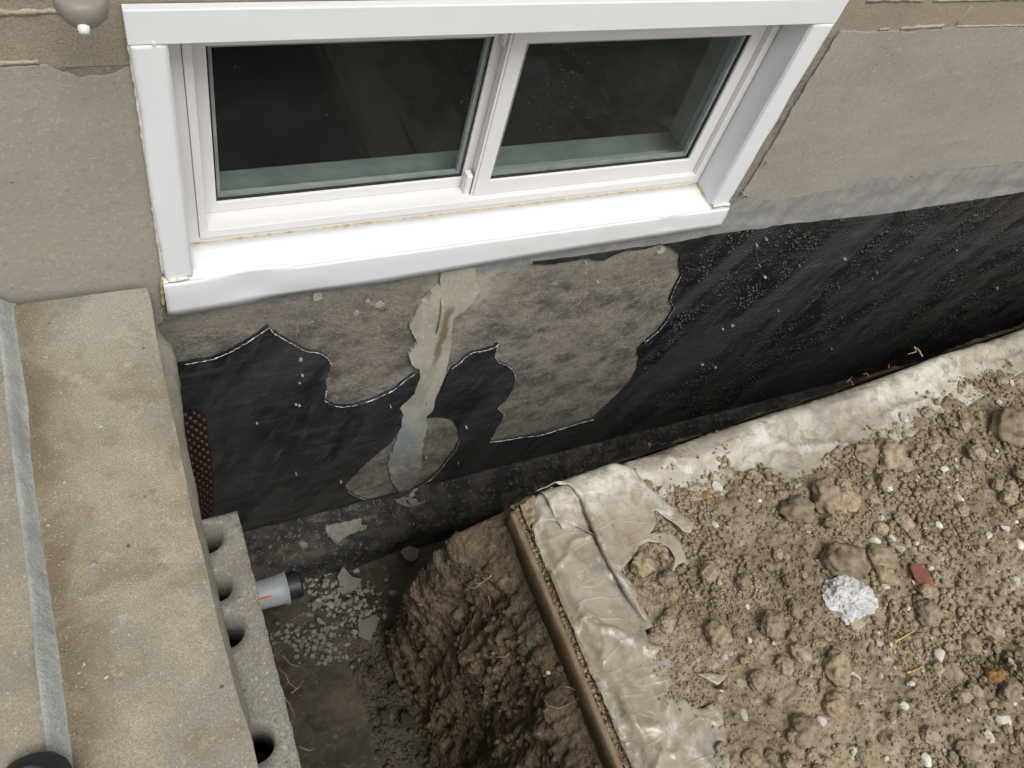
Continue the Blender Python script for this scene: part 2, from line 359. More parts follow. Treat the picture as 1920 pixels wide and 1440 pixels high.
def m_rubber():
    t = NT('black rubberised membrane')
    X, Y, Z = t.xyz()
    cx = t.n('ShaderNodeCombineXYZ'); t.put(cx.inputs[0], t.math('SUBTRACT', t.math('MULTIPLY', X, 0.90), t.math('MULTIPLY', Z, 0.42)))
    t.put(cx.inputs[2], t.math('MULTIPLY', t.math('ADD', t.math('MULTIPLY', X, 0.42), t.math('MULTIPLY', Z, 0.90)), 0.30)); dg = cx.outputs[0]
    big = t.noise(5.5, 5, 0.65, dg, 1.0); fl = t.noise(40, 6, 0.7, dg, 0.2)
    right = t.mr(X, 0.95, 1.35)
    left = t.math('SUBTRACT', 1.0, right)
    col = t.mix(t.mr(big, 0.35, 0.68), (0.0060, 0.0062, 0.0065), (0.033, 0.035, 0.0355))
    col = t.mix(t.mr(fl, 0.50, 0.72, 0, 0.6), col, (0.062, 0.063, 0.062))
    # dried mud towards the footing and down the far end
    mud = t.noise(7, 6, 0.65, t.map((1, 1, 2.5), (0, 0.2, 0), (5, 0, 0)))
    col = t.mix(t.math('MULTIPLY', t.mr(mud, 0.42, 0.66), t.mr(Z, -0.45, -0.95, 0.0, 0.75)), col, (0.050, 0.040, 0.030))
    col = t.mix(t.math('MULTIPLY', t.mr(mud, 0.40, 0.66), t.mr(X, 1.9, 2.4, 0.0, 0.6)), col, (0.040, 0.030, 0.024))
    # woven scrim grid + bubbles
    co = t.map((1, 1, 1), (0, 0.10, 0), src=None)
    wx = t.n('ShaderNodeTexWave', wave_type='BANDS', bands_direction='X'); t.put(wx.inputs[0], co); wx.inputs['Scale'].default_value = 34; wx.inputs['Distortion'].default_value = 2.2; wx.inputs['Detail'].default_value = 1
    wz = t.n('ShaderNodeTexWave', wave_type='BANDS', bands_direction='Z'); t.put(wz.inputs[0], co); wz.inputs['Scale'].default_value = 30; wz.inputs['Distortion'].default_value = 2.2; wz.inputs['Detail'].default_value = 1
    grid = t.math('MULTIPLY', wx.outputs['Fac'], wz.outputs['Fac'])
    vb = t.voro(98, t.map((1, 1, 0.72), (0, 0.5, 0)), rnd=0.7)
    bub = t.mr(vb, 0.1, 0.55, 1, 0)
    wr = t.noise(10, 6, 0.65, t.map((0.7, 1, 3.6), (0, 0.16, 0), (3, 0, 1)), 0.4); col = t.mix(t.math('MULTIPLY', left, t.mr(wr, 0.52, 0.70, 0, 0.75)), col, (0.042, 0.041, 0.038))
    dpl = t.noise(42, 7, 0.75); col = t.mix(t.mr(dpl, 0.55, 0.75, 0, 0.25), col, (0.040, 0.039, 0.036))
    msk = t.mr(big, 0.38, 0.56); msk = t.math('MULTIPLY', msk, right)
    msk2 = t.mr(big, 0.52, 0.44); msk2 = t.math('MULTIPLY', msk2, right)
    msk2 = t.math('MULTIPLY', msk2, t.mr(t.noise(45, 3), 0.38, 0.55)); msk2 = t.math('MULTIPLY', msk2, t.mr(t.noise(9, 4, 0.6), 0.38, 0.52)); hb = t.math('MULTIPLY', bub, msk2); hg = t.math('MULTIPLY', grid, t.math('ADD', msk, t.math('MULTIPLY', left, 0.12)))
    col = t.mix(t.math('MULTIPLY', t.mr(hb, 0.35, 0.8, 0, 0.75), 1.0), col, (0.12, 0.12, 0.112))  # paler bubble tops: their highlights are painted into the colour
    col = t.mix(t.mr(hg, 0.35, 0.9, 0, 0.5), col, (0.070, 0.072, 0.070))  # scrim threads get a painted highlight in the colour too
    sp = t.noise(330, 3, 0.8, t.map((1, 1, 1), loc=(2, 0, 3))); col = t.mix(t.mr(sp, 0.73, 0.78, 0, 0.8), col, (0.35, 0.34, 0.32))
    n = t.bump(hb, 0.9, 0.007); n = t.bump(hg, 0.6, 0.003, n)
    n = t.bump(t.noise(14, 5, 0.6, t.map((0.6, 1, 2.2), (0, 0.25, 0))), 0.5, 0.010, n)
    n = t.bump(t.noise(240, 3, 0.6), 0.25, 0.0012, n)
    ro = t.mr(t.noise(18, 4), 0.3, 0.7, 0.34, 0.58)
    return t.fin(col, ro, n, 0.5)

def m_tear():
    t = NT('torn white membrane edge'); return t.fin(t.mix(t.mr(t.noise(160, 3), 0.4, 0.6), (0.62, 0.62, 0.60), (0.38, 0.37, 0.34)), 0.6)
def m_mortar(name, c1, c2, c3, stain=False, bumpk=0.5):
    t = NT(name)
    st = t.map((1.3, 1, 0.55), (0, 0.25, 0))
    a = t.noise(13, 7, 0.65, st, 0.5); b = t.noise(60, 6, 0.7, t.map((1, 1, 1)))
    col = t.mix(t.mr(a, 0.36, 0.64), c1, c2); col = t.mix(t.mr(b, 0.5, 0.72, 0, 0.6), col, c3)
    g = t.noise(420, 3, 0.7); col = t.mix(t.mr(g, 0.35, 0.7, 0, 0.4), col, (c2[0] * .5, c2[1] * .5, c2[2] * .5))
    if stain:
        X, Y, Z = t.xyz()
        # brown run down the middle of the repair
        d = t.math('ABSOLUTE', t.math('SUBTRACT', t.math('ADD', X, t.math('MULTIPLY', t.math('SUBTRACT', t.noise(22, 4), 0.5), 0.03)), 0.602))
        m = t.math('MULTIPLY', t.mr(d, 0.004, 0.013, 1, 0), t.math('MULTIPLY', t.mr(Z, -0.03, -0.07), t.mr(Z, -0.30, -0.2)))
        col = t.mix(t.math('MULTIPLY', m, 0.8), col, (0.13, 0.085, 0.045))
        low = t.mr(Z, -0.32, -0.55); col = t.mix(t.math('MULTIPLY', low, t.mr(a, 0.4, 0.6, 0.25, 0.85)), col, (0.21, 0.25, 0.27))
        col = t.mix(t.math('MULTIPLY', t.mr(Z, -0.5, -0.75), t.mr(b, 0.4, 0.6, 0.2, 0.7)), col, (0.12, 0.095, 0.07))
    n = t.bump(a, bumpk, 0.006); n = t.bump(b, bumpk, 0.003, n); n = t.bump(g, 0.3, 0.001, n)
    return t.fin(col, 0.85, n, 0.3)

def m_white(name, c=(0.78, 0.79, 0.80), rough=0.38, dirt=0.25, dcol=(0.50, 0.44, 0.38), spk=0.6):
    t = NT(name)
    a = t.noise(9, 5, 0.7); b = t.noise(45, 5, 0.7)
    col = t.mix(t.mr(a, 0.52, 0.80, 0, dirt), c, dcol)
    col = t.mix(t.mr(b, 0.60, 0.80, 0, dirt), col, dcol)
    sp = t.voro(60, t.map(loc=(.3, .2, .1))); vis = t.mr(t.noise(16, 2), 0.58, 0.64)
    col = t.mix(t.math('MULTIPLY', t.mr(sp, 0.03, 0.06, spk, 0), vis), col, (0.16, 0.14, 0.12))
    n = t.bump(t.noise(7, 3), 0.15, 0.006)
    return t.fin(col, rough, n, 0.45)

def m_glass():
    t = NT('dusty window glass')
    nt = t.t; nt.nodes.remove(t.b)
    tr = t.n('ShaderNodeBsdfTransparent'); tr.inputs[0].default_value = (0.93, 0.955, 0.948, 1)
    gl = t.n('ShaderNodeBsdfGlossy'); gl.inputs['Roughness'].default_value = 0.02; gl.inputs[0].default_value = (1, 1, 1, 1)
    fr = t.n('ShaderNodeFresnel'); fr.inputs['IOR'].default_value = 1.12
    mx = t.n('ShaderNodeMixShader'); t.put(mx.inputs[0], fr.outputs[0]); t.put(mx.inputs[1], tr.outputs[0]); t.put(mx.inputs[2], gl.outputs[0])
    df = t.n('ShaderNodeBsdfDiffuse'); df.inputs[0].default_value = (0.6, 0.6, 0.56, 1)
    v = t.voro(75, t.map(loc=(.3, .2, .1))); vis = t.mr(t.noise(6, 3), 0.46, 0.6)
    dust = t.math('MULTIPLY', t.mr(v, 0.02, 0.07, 0.75, 0), vis)
    film = t.mr(t.noise(5, 6, 0.7, None, 0.6), 0.3, 0.9, 0.006, 0.016)
    m2 = t.n('ShaderNodeMixShader'); t.put(m2.inputs[0], t.math('MAXIMUM', dust, film)); t.put(m2.inputs[1], mx.outputs[0]); t.put(m2.inputs[2], df.outputs[0])
    nt.links.new(m2.outputs[0], t.out.inputs[0]); return t.m

def m_soil(name='dry brown soil', c1=(0.290, 0.235, 0.165), c2=(0.185, 0.147, 0.102), c3=(0.42, 0.355, 0.265), fine=260, bumpk=0.8):
    t = NT(name)
    a = t.noise(5, 5, 0.6); b = t.noise(34, 6, 0.7); g = t.noise(fine, 4, 0.75)
    col = t.mix(t.mr(a, 0.36, 0.64), c1, c2); col = t.mix(t.mr(b, 0.48, 0.72, 0, 0.8), col, c3)
    col = t.mix(t.mr(g, 0.42, 0.68, 0, 0.45), col, (c2[0] * .55, c2[1] * .55, c2[2] * .55))
    col = t.mix(t.mr(t.noise(fine * 1.3, 2, 0.7, t.map(loc=(4, 4, 4))), 0.66, 0.76, 0, 0.7), col, (0.42, 0.37, 0.29))
    cr = t.voro(95, t.map(loc=(1, 1, 0)), 'F1'); n = t.bump(cr, 0.45 * bumpk, -0.004)
    n = t.bump(g, bumpk, 0.0022, n); n = t.bump(b, 0.6 * bumpk, 0.006, n)
    return t.fin(col, 0.95, n, 0.15)

def m_bankface():
    t = NT('moist cut clay soil')
    X, Y, Z = t.xyz()
    a = t.noise(7, 6, 0.65, t.map((1, 1, 0.8))); b = t.noise(40, 6, 0.7); g = t.noise(300, 3, 0.75)
    col = t.mix(t.mr(a, 0.36, 0.64), (0.135, 0.103, 0.070), (0.078, 0.060, 0.042)); col = t.mix(t.mr(b, 0.5, 0.72, 0, 0.8), col, (0.215, 0.178, 0.128))
    col = t.mix(t.mr(t.noise(11, 4, 0.6, t.map(loc=(4, 0, 3))), 0.60, 0.70, 0, 0.35), col, (0.15, 0.085, 0.048))
    col = t.mix(t.mr(g, 0.42, 0.7, 0, 0.4), col, (0.045, 0.032, 0.022))
    v1 = t.voro(75, t.map((1, 1, 0.7))); v2 = t.voro(170, t.map(loc=(2, 1, 0)))
    col = t.mix(t.mr(v1, 0.55, 0.85, 0, 0.5), col, (0.05, 0.038, 0.026))
    n = t.bump(g, 0.8, 0.0025); n = t.bump(b, 0.8, 0.008, n); n = t.bump(v1, 0.7, -0.006, n); n = t.bump(v2, 0.6, -0.003, n)
    return t.fin(col, 0.92, n, 0.15)

def m_mud():
    t = NT('dark wet trench mud')
    a = t.noise(8, 6, 0.65); b = t.noise(60, 6, 0.7); g = t.noise(340, 3, 0.75)
    col = t.mix(t.mr(a, 0.36, 0.64), (0.068, 0.057, 0.043), (0.034, 0.028, 0.021)); col = t.mix(t.mr(b, 0.52, 0.72, 0, 0.8), col, (0.13, 0.108, 0.08))
    col = t.mix(t.mr(g, 0.62, 0.74, 0, 0.6), col, (0.24, 0.22, 0.18))
    n = t.bump(g, 0.8, 0.003); n = t.bump(b, 0.8, 0.006, n)
    return t.fin(col, 0.75, n, 0.3)

def m_tar():
    t = NT('tar coated rough footing')
    a = t.noise(14, 7, 0.7); b = t.noise(90, 5, 0.7)
    col = t.mix(t.mr(a, 0.42, 0.62), (0.010, 0.010, 0.0098), (0.050, 0.043, 0.034)); col = t.mix(t.mr(b, 0.56, 0.66, 0, 0.85), col, (0.15, 0.138, 0.12))
    col = t.mix(t.mr(t.noise(26, 7, 0.75, t.map(loc=(4, 4, 1))), 0.56, 0.64, 0, 0.7), col, (0.10, 0.082, 0.062))
    n = t.bump(a, 0.9, 0.012); n = t.bump(b, 0.8, 0.004, n)
    return t.fin(col, 0.7, n, 0.35)

def m_plastic():
    t = NT('dirty milky plastic sheeting')
    a = t.noise(6, 6, 0.65, t.map((1, 1, 1)), 0.5); b = t.noise(28, 6, 0.7, None, 0.4)
    col = t.mix(t.mr(a, 0.36, 0.62), (0.49, 0.465, 0.41), (0.32, 0.285, 0.235))
    X, Y, Z = t.xyz(); low = t.mr(Y, -0.42, -0.52)
    col = t.mix(t.math('MULTIPLY', low, t.mr(a, 0.40, 0.62, 0.85, 0.25)), col, (0.235, 0.195, 0.140))
    col = t.mix(t.mr(b, 0.46, 0.64, 0, 0.7), col, (0.20, 0.165, 0.118))
    col = t.mix(t.mr(t.noise(11, 6, 0.72, t.map(loc=(3, 1, 0)), 0.5), 0.56, 0.68, 0, 0.55), col, (0.56, 0.56, 0.55))  # milky white patches that also paint highlights into the colour
    col = t.mix(t.mr(t.noise(9, 6, 0.7, t.map(loc=(8, 5, 0)), 0.8), 0.54, 0.66, 0, 0.7), col, (0.19, 0.18, 0.170))
    g = t.noise(300, 3, 0.7); col = t.mix(t.mr(g, 0.62, 0.75, 0, 0.5), col, (0.14, 0.11, 0.08))
    w1 = t.noise(7, 2, 0.5, t.map((1, 0.35, 1), (0, 0, 0.5)), 0.7); w2 = t.noise(13, 2, 0.5, t.map((0.35, 1, 1), (0, 0, 0.3)), 0.6)
    f1 = t.mr(t.math('ABSOLUTE', t.math('SUBTRACT', w1, 0.5)), 0.0, 0.03, 1, 0, False); f2 = t.mr(t.math('ABSOLUTE', t.math('SUBTRACT', w2, 0.5)), 0.0, 0.03, 1, 0, False)
    n = t.bump(f1, 0.45, 0.003); n = t.bump(f2, 0.35, 0.002, n); n = t.bump(t.noise(26, 4, 0.6), 0.35, 0.005, n)
    t.put(t.b.inputs['Subsurface Weight'], 0.25); t.b.inputs['Subsurface Radius'].default_value = (0.01, 0.009, 0.008); t.b.inputs['Subsurface Scale'].default_value = 0.6
    return t.fin(col, t.mr(b, 0.3, 0.7, 0.24, 0.50), n, 0.5)

def m_wood():
    t = NT('muddy board'); gr = t.noise(60, 6, 0.7, t.map((3, 0.12, 3)), 0.3); m = t.noise(14, 6, 0.75); g = t.noise(260, 4, 0.75)
    col = t.mix(t.mr(gr, 0.4, 0.62), (0.185, 0.130, 0.080), (0.105, 0.075, 0.047)); col = t.mix(t.mr(m, 0.46, 0.62, 0, 0.75), col, (0.20, 0.162, 0.112))
    col = t.mix(t.mr(g, 0.58, 0.68, 0, 0.6), col, (0.075, 0.055, 0.036))
    return t.fin(col, 0.75, t.bump(m, 0.7, 0.004, t.bump(gr, 0.6, 0.002)), 0.3)
def m_simple(name, c, rough=0.6, spec=0.4, var=0.35, sc_=60, bumpk=0.3, bd=0.002, **kw):
    t = NT(name); a = t.noise(sc_, 5, 0.65)
    col = t.mix(t.mr(a, 0.35, 0.7), c, tuple(x * (1 - var) for x in c))
    return t.fin(col, rough, t.bump(t.noise(sc_ * 3, 4, 0.7), bumpk, bd), spec, **kw)
def m_stone(name, c, c2, grain=150):
    t = NT(name); a = t.noise(1.6, 6, 0.7); g = t.noise(grain * 0.11, 5, 0.8)
    oi = t.n('ShaderNodeObjectInfo').outputs['Random']
    col = t.mix(t.mr(a, 0.4, 0.62), c, c2); col = t.mix(t.mr(g, 0.5, 0.7, 0, 0.5), col, tuple(x * .55 for x in c2))
    br = t.n('ShaderNodeHueSaturation'); t.put(br.inputs['Color'], col); t.put(br.inputs['Value'], t.mr(oi, 0, 1, 0.72, 1.2, False))
    n = t.bump(g, 0.7, 0.0014); n = t.bump(t.noise(5, 6, 0.8), 0.7, 0.0035, n)
    return t.fin(br.outputs[0], 0.9, n, 0.2)

MT = dict(
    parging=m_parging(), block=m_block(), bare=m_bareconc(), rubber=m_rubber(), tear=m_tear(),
    patch=m_mortar('light cement repair', (0.40, 0.375, 0.315), (0.29, 0.27, 0.225), (0.50, 0.47, 0.41), True),
    band=m_mortar('blue grey fresh mortar', (0.275, 0.270, 0.250), (0.205, 0.205, 0.195), (0.34, 0.338, 0.322), False, 0.7),
    joint=m_mortar('pale mortar joint', (0.36, 0.31, 0.25), (0.28, 0.245, 0.20), (0.44, 0.38, 0.31)),
    footp=m_mortar('dirty cement on the footing', (0.215, 0.205, 0.175), (0.13, 0.122, 0.10), (0.27, 0.255, 0.22)),
    strip=m_mortar('pale grey cement strip', (0.34, 0.352, 0.34), (0.255, 0.262, 0.25), (0.40, 0.41, 0.40), False, 1.0),
    slab=m_slab(),
    tread=m_concrete('speckled upper concrete', (0.285, 0.255, 0.200), (0.25, 0.232, 0.195), (0.20, 0.18, 0.145), 300),
    hollow=m_concrete('coarse precast concrete', (0.265, 0.25, 0.215), (0.22, 0.207, 0.182), (0.19, 0.165, 0.15), 260, bump=0.8, dark=0.3),
    rim=m_mortar('rough mortar edge', (0.27, 0.25, 0.20), (0.22, 0.205, 0.17), (0.33, 0.315, 0.26), False, 1.0),
    alu=m_white('white painted aluminium', (0.63, 0.645, 0.66), 0.38, 0.14),
    sillm=m_white('white sill flashing', (0.63, 0.64, 0.65), 0.36, 0.30, (0.45, 0.40, 0.34), 0.8),
    vinyl=m_white('white vinyl', (0.62, 0.605, 0.60), 0.35, 0.16),
    vinylg=m_white('dull white vinyl', (0.62, 0.61, 0.60), 0.45, 0.2),  # about as pale as the frame vinyl, rougher and a bit dirtier
    caulk=m_simple('yellowed caulk', (0.50, 0.40, 0.22), 0.6, 0.3, 0.5, 90),
    caulkw=m_simple('cracked white caulk', (0.62, 0.58, 0.52), 0.6, 0.3, 0.4, 90),
    gasket=m_simple('black glazing gasket', (0.015, 0.015, 0.018), 0.5),
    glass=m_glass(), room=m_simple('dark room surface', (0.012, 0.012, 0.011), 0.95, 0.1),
    isill=m_simple('grey green painted inner sill', (0.34, 0.36, 0.345), 0.5, 0.4, 0.3, 12),
    soil=m_soil(), face=m_bankface(), mud=m_mud(), tar=m_tar(), plastic=m_plastic(),
    clod=m_stone('soil clod', (0.350, 0.285, 0.200), (0.230, 0.184, 0.127), 220),
    clodo=m_stone('orange clay clod', (0.34, 0.20, 0.085), (0.24, 0.14, 0.065)),
    cream=m_stone('pale cream pebble', (0.66, 0.63, 0.57), (0.50, 0.47, 0.41)),
    chunk=m_stone('white plaster chunk', (0.74, 0.73, 0.71), (0.54, 0.54, 0.54), 120),
    brick=m_stone('red brick chip', (0.36, 0.150, 0.100), (0.26, 0.115, 0.085)),
    gravel=m_stone('grey limestone gravel', (0.235, 0.228, 0.205), (0.13, 0.122, 0.105)),
    flat=m_stone('flat mud coated stone', (0.15, 0.138, 0.115), (0.10, 0.092, 0.077)),
    wood=m_wood(),
    root=m_simple('fibrous root', (0.42, 0.29, 0.18), 0.8, 0.2), rooto=m_simple('orange root', (0.27, 0.115, 0.05), 0.8, 0.2),
    twig=m_simple('soil coated twig', (0.20, 0.155, 0.105), 0.9, 0.1), straw=m_simple('straw', (0.55, 0.36, 0.14), 0.7, 0.2),
    pipew=m_white('off white plastic pipe', (0.30, 0.325, 0.335), 0.45, 0.7, (0.20, 0.165, 0.12), 0.8), pipeb=m_simple('black corrugated pipe', (0.02, 0.022, 0.025), 0.45),
    orange=m_simple('orange paint mark', (0.60, 0.13, 0.04), 0.6),
    dimple=m_simple('brown dimpled plastic', (0.030, 0.014, 0.010), 0.32, 0.6, 0.3),
    lamp=m_simple('grey brown enamel', (0.215, 0.195, 0.175), 0.5, 0.4, 0.1, 20), white=m_simple('white plastic tip', (0.62, 0.64, 0.62), 0.5),
    shoe=m_simple('black shoe rubber', (0.018, 0.018, 0.020), 0.5), shoeg=m_simple('grey shoe fabric', (0.12, 0.12, 0.145), 0.7, 0.3, 0.2, 150),
    leaf=m_simple('green leaf', (0.13, 0.24, 0.16), 0.6), flake=m_simple('white paint flake', (0.27, 0.27, 0.258), 0.7),
)

# ================================================================== HOUSE: foundation wall with its window
WX0, WX1, WZ0, WZ1 = 0.104, 1.162, 0.160, 0.603          # opening
house = thing('house_wall', 'grey rendered house foundation wall with black rubber coating below the white window', 'wall', (0.6, 0.1, -1.05)); house['kind'] = 'thing'
# body of the wall: concrete below, block above, round the opening
bm = bmesh.new()
TH = 0.195
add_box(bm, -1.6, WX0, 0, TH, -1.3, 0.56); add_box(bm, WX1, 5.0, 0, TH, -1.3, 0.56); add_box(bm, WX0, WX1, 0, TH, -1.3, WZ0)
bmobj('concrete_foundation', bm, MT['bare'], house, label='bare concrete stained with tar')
bm = bmesh.new()
add_box(bm, -1.6, WX0, 0, TH, 0.561, 2.6); add_box(bm, WX1, 5.0, 0, TH, 0.561, 2.6); add_box(bm, WX0, WX1, 0, TH, WZ1, 2.6)
bmobj('block_courses', bm, MT['block'], house)
# mortar joints standing a little proud of the block courses, ragged
def joint(pts, w, seed):
    r = random.Random(seed); up = []; dn = []
    for i in range(len(pts) - 1):
        a = Vector(pts[i]); b = Vector(pts[i + 1]); k = max(2, int((b - a).length / 0.008))
        nn = Vector((-(b - a).y, (b - a).x)).normalized()
        for j in range(k):
            p = a.lerp(b, j / k); up.append(p + nn * w * r.uniform(0.2, 0.6)); dn.append(p - nn * w * r.uniform(0.2, 0.6))
    loop = [(p.x, p.y) for p in dn] + [(p.x, p.y) for p in reversed(up)]
    return loop
jn = [([(-1.5, 0.636), (0.005, 0.637)], 0.008), ([(-1.5, 0.570), (-0.035, 0.570)], 0.007), ([(1.345, 0.574), (1.38, 0.574)], 0.005),
      ([(1.40, 0.574), (1.52, 0.576)], 0.009), ([(1.55, 0.574), (1.75, 0.571), (4.8, 0.571)], 0.004), ([(1.27, 0.633), (1.42, 0.632)], 0.008), ([(1.44, 0.630), (4.8, 0.628)], 0.006),
      ([(1.545, 0.578), (1.553, 0.627)], 0.004)]
for k in range(7):
    jn.append(([(-1.5, 0.75 + 0.1 * k), (4.8, 0.75 + 0.1 * k)], 0.006))
for i, (p, wd) in enumerate(jn):
    wall_sheet('mortar_joint', joint(p, wd, i), MT['joint'], -0.0018, 0.004, house, sp=0.5, smooth=False)

# render coat (parging) left and right of the window
def pdisp(x, z): return -0.0004 * fbm(x * 6, z * 9, 5, 3) - 0.0003 * fbm(x * 40, z * 40, 8, 2)
L = [(-1.5, 0.566), (-0.10, 0.566), (-0.035, 0.567), (-0.03, 0.562), (-0.012, 0.553), (0.0, 0.546), (0.035, 0.549), (0.062, 0.562), (0.0615, 0.17),
     (0.0615, 0.09), (0.052, 0.075), (0.047, 0.04), (0.02, 0.03), (-0.2, 0.03), (-1.5, 0.03)]
wall_sheet('render_coat', jag(L, 0.01, 0.0018, seed=2), MT['parging'], -0.0036, 0.005, house, sp=0.02, disp=pdisp)
band_top = [PW(*p, -0.006) for p in ((1368, 392), (1400, 372), (1450, 378), (1520, 365), (1600, 352), (1615, 338), (1700, 330), (1715, 336), (1760, 322), (1830, 315), (1920, 305))]
bt = [(p[0], p[2]) for p in band_top]
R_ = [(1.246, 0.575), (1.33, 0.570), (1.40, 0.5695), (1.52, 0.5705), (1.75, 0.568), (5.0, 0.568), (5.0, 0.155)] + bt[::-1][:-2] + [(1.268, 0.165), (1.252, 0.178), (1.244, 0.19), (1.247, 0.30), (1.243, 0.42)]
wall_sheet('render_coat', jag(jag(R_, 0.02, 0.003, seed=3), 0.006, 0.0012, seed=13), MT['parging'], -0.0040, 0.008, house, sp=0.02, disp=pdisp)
# fresh mortar band between render and membrane
lo = [PW(*p, -0.003) for p in ((900, 508), (1000, 492), (1180, 467), (1275, 455), (1380, 436), (1500, 419), (1613, 407), (1760, 386), (1920, 360))]
lo = [(p[0], p[2] - 0.004) for p in lo]
BND = [(0.60, 0.078), (1.20, 0.11)] + bt + [(5.0, 0.157), (5.0, 0.03)] + lo[::-1]
def bdisp(x, z): return -0.004 * np.clip(fbm(x * 7 + z * 9, z * 30, 15, 4) + 0.15, -0.3, 1) * sstep(1.15, 1.3, x)
wall_sheet('mortar_band', jag(BND, 0.012, 0.0012, seed=4), MT['band'], -0.0028, 0.005, house, sp=0.012, disp=bdisp)

# ---------------- membrane
tearL = [(300, 697), (345, 681), (400, 671), (432, 658), (468, 637), (490, 621), (503, 612), (513, 622), (532, 634), (552, 645), (575, 657), (600, 661), (612, 668), (621, 681),
         (617, 697), (610, 712), (613, 730), (608, 748), (618, 757), (640, 762), (662, 760), (700, 748), (738, 731), (760, 712), (778, 700), (790, 705)]
tearM = [(812, 772), (826, 735), (838, 708), (848, 690), (862, 680), (874, 668), (887, 660), (910, 656), (926, 650), (934, 644), (930, 655), (928, 668), (933, 678), (950, 684), (964, 696),
         (966, 712), (961, 730), (951, 748), (938, 760), (933, 765), (945, 778), (941, 790), (930, 806), (918, 828), (940, 826), (972, 820), (1010, 815), (1045, 804), (1080, 793),
         (1112, 785), (1130, 768), (1160, 740), (1186, 712), (1196, 690), (1199, 672), (1196, 655), (1210, 640), (1235, 620), (1252, 598), (1264, 576), (1256, 563), (1262, 545), (1276, 518),
         (1274, 492), (1276, 478), (1258, 464), (1238, 459), (1210, 468), (1178, 470), (1150, 480), (1130, 490), (1100, 486), (1060, 492), (1020, 496), (1000, 495)]
topM = [(1000, 492), (1090, 481), (1180, 467), (1230, 461), (1275, 455), (1330, 443), (1380, 436), (1440, 426), (1500, 419), (1613, 407), (1700, 396), (1760, 386), (1840, 373), (1920, 360)]
YM = -0.006
def WX(l, y=YM): return [(p[0], p[2]) for p in (PW(u, v, y) for u, v in l)]
def jagl(l, st=0.010, amp=0.0022, seed=5): return jag(WX(l), st, amp, False, seed)
tl, tm, tp = jagl(tearL, 0.006, 0.0016, seed=5), jagl(tearM, 0.006, 0.0016, seed=6), jagl(topM, 0.02, 0.0012, 7)
mem_outer = [(-0.25, tl[0][1])] + tl + [(0.60, -0.30)] + tm + tp + [(5.0, 0.02), (5.0, -0.93), (-0.25, -0.93)]
holeP = [(646, 912), (660, 896), (684, 872), (706, 852), (735, 828), (752, 800), (775, 790), (800, 784), (822, 782), (845, 786), (858, 800), (862, 822), (852, 846), (838, 862), (825, 880),
         (806, 897), (790, 908), (765, 925), (740, 940), (715, 945), (690, 938), (668, 930), (652, 921)]
hl = jag(WX(holeP), 0.010, 0.002, True, 8)
def mdisp(x, z):
    d = -0.004 * fbm(x * 3 - z * 2, z * 7 + x * 1.2, 21, 4)
    d += -0.0030 * np.clip(fbm(x * 5 + 3, z * 26 + x * 6, 23, 3), 0, 1) * sstep(1.0, 0.7, x)
    return (d - 0.0005) * (1 - 0.95 * np.exp(-(((x - 0.58) - z * 0.18) / 0.09) ** 2))
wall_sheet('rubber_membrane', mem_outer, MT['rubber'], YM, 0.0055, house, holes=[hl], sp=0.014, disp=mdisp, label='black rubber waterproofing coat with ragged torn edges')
def rim(pts, seed, y=-0.0075, w=0.0013):
    r = random.Random(seed); bm = bmesh.new(); P = []; Rr = []
    for i, p in enumerate(pts):
        P.append((p[0], y + float(mdisp(np.array(p[0]), np.array(p[1]))) + r.uniform(-0.001, 0.0003), p[1])); Rr.append(w * r.uniform(0.05, 1.0) * (0.35 + 1.1 * float(vn(p[0] * 60, p[1] * 60, seed))))
    if len(P) > 1: tube(bm, P, Rr, 5)
    return bmobj('torn_edge', bm, MT['tear'], house, label='thin white torn edge of the rubber coat')
def seg(l, a, b, seed, w=0.0013):
    rim(jag(WX(l[a:b]), 0.005, 0.001, False, seed), seed, w=w)
seg(tearL, 1, 14, 31, 0.0012); seg(tearL, 16, 25, 32, 0.0013); seg(tearM, 3, 11, 33, 0.0013); seg(tearM, 11, 16, 34, 0.0012); seg(tearM, 19, 22, 35, 0.0012); seg(tearM, 23, 30, 36, 0.0014)
seg(tearM, 36, 43, 37, 0.0010); seg(holeP, 18, 23, 38, 0.0014); seg(holeP, 11, 17, 39, 0.0007)
# cement repair strip down the crack
rep = [(827, 513), (860, 506), (893, 502), (893, 530), (902, 543), (890, 560), (873, 583), (850, 600), (847, 640), (842, 680), (832, 713), (817, 747), (812, 770), (800, 783), (803, 800), (795, 823), (792, 850), (790, 880),
       (783, 900), (767, 923), (750, 927), (735, 905), (727, 872), (740, 835), (753, 800), (757, 780), (750, 767), (777, 740), (787, 713), (787, 693), (772, 684), (767, 667), (776, 655), (783, 643), (774, 628), (768, 613), (780, 590), (786, 575), (810, 549), (826, 538)]
def rdisp(x, z): return -0.0016 * fbm(x * 20, z * 14, 41, 4) + 0.0008
wall_sheet('cement_repair', jag(jag(WX(rep, -0.009), 0.014, 0.0022, True, 9), 0.004, 0.0013, True, 19), MT['patch'], -0.0092, 0.0095, house, sp=0.008, disp=rdisp, label='pale cement patch smeared down a crack')
# raised lip in the middle of the repair
bm = bmesh.new(); tube(bm, [PW(*p, -0.012) for p in ((828, 560), (830, 575), (826, 600), (818, 625))], [0.001, 0.003, 0.003, 0.001], 6); bmobj('cement_lip', bm, MT['patch'], house, True)
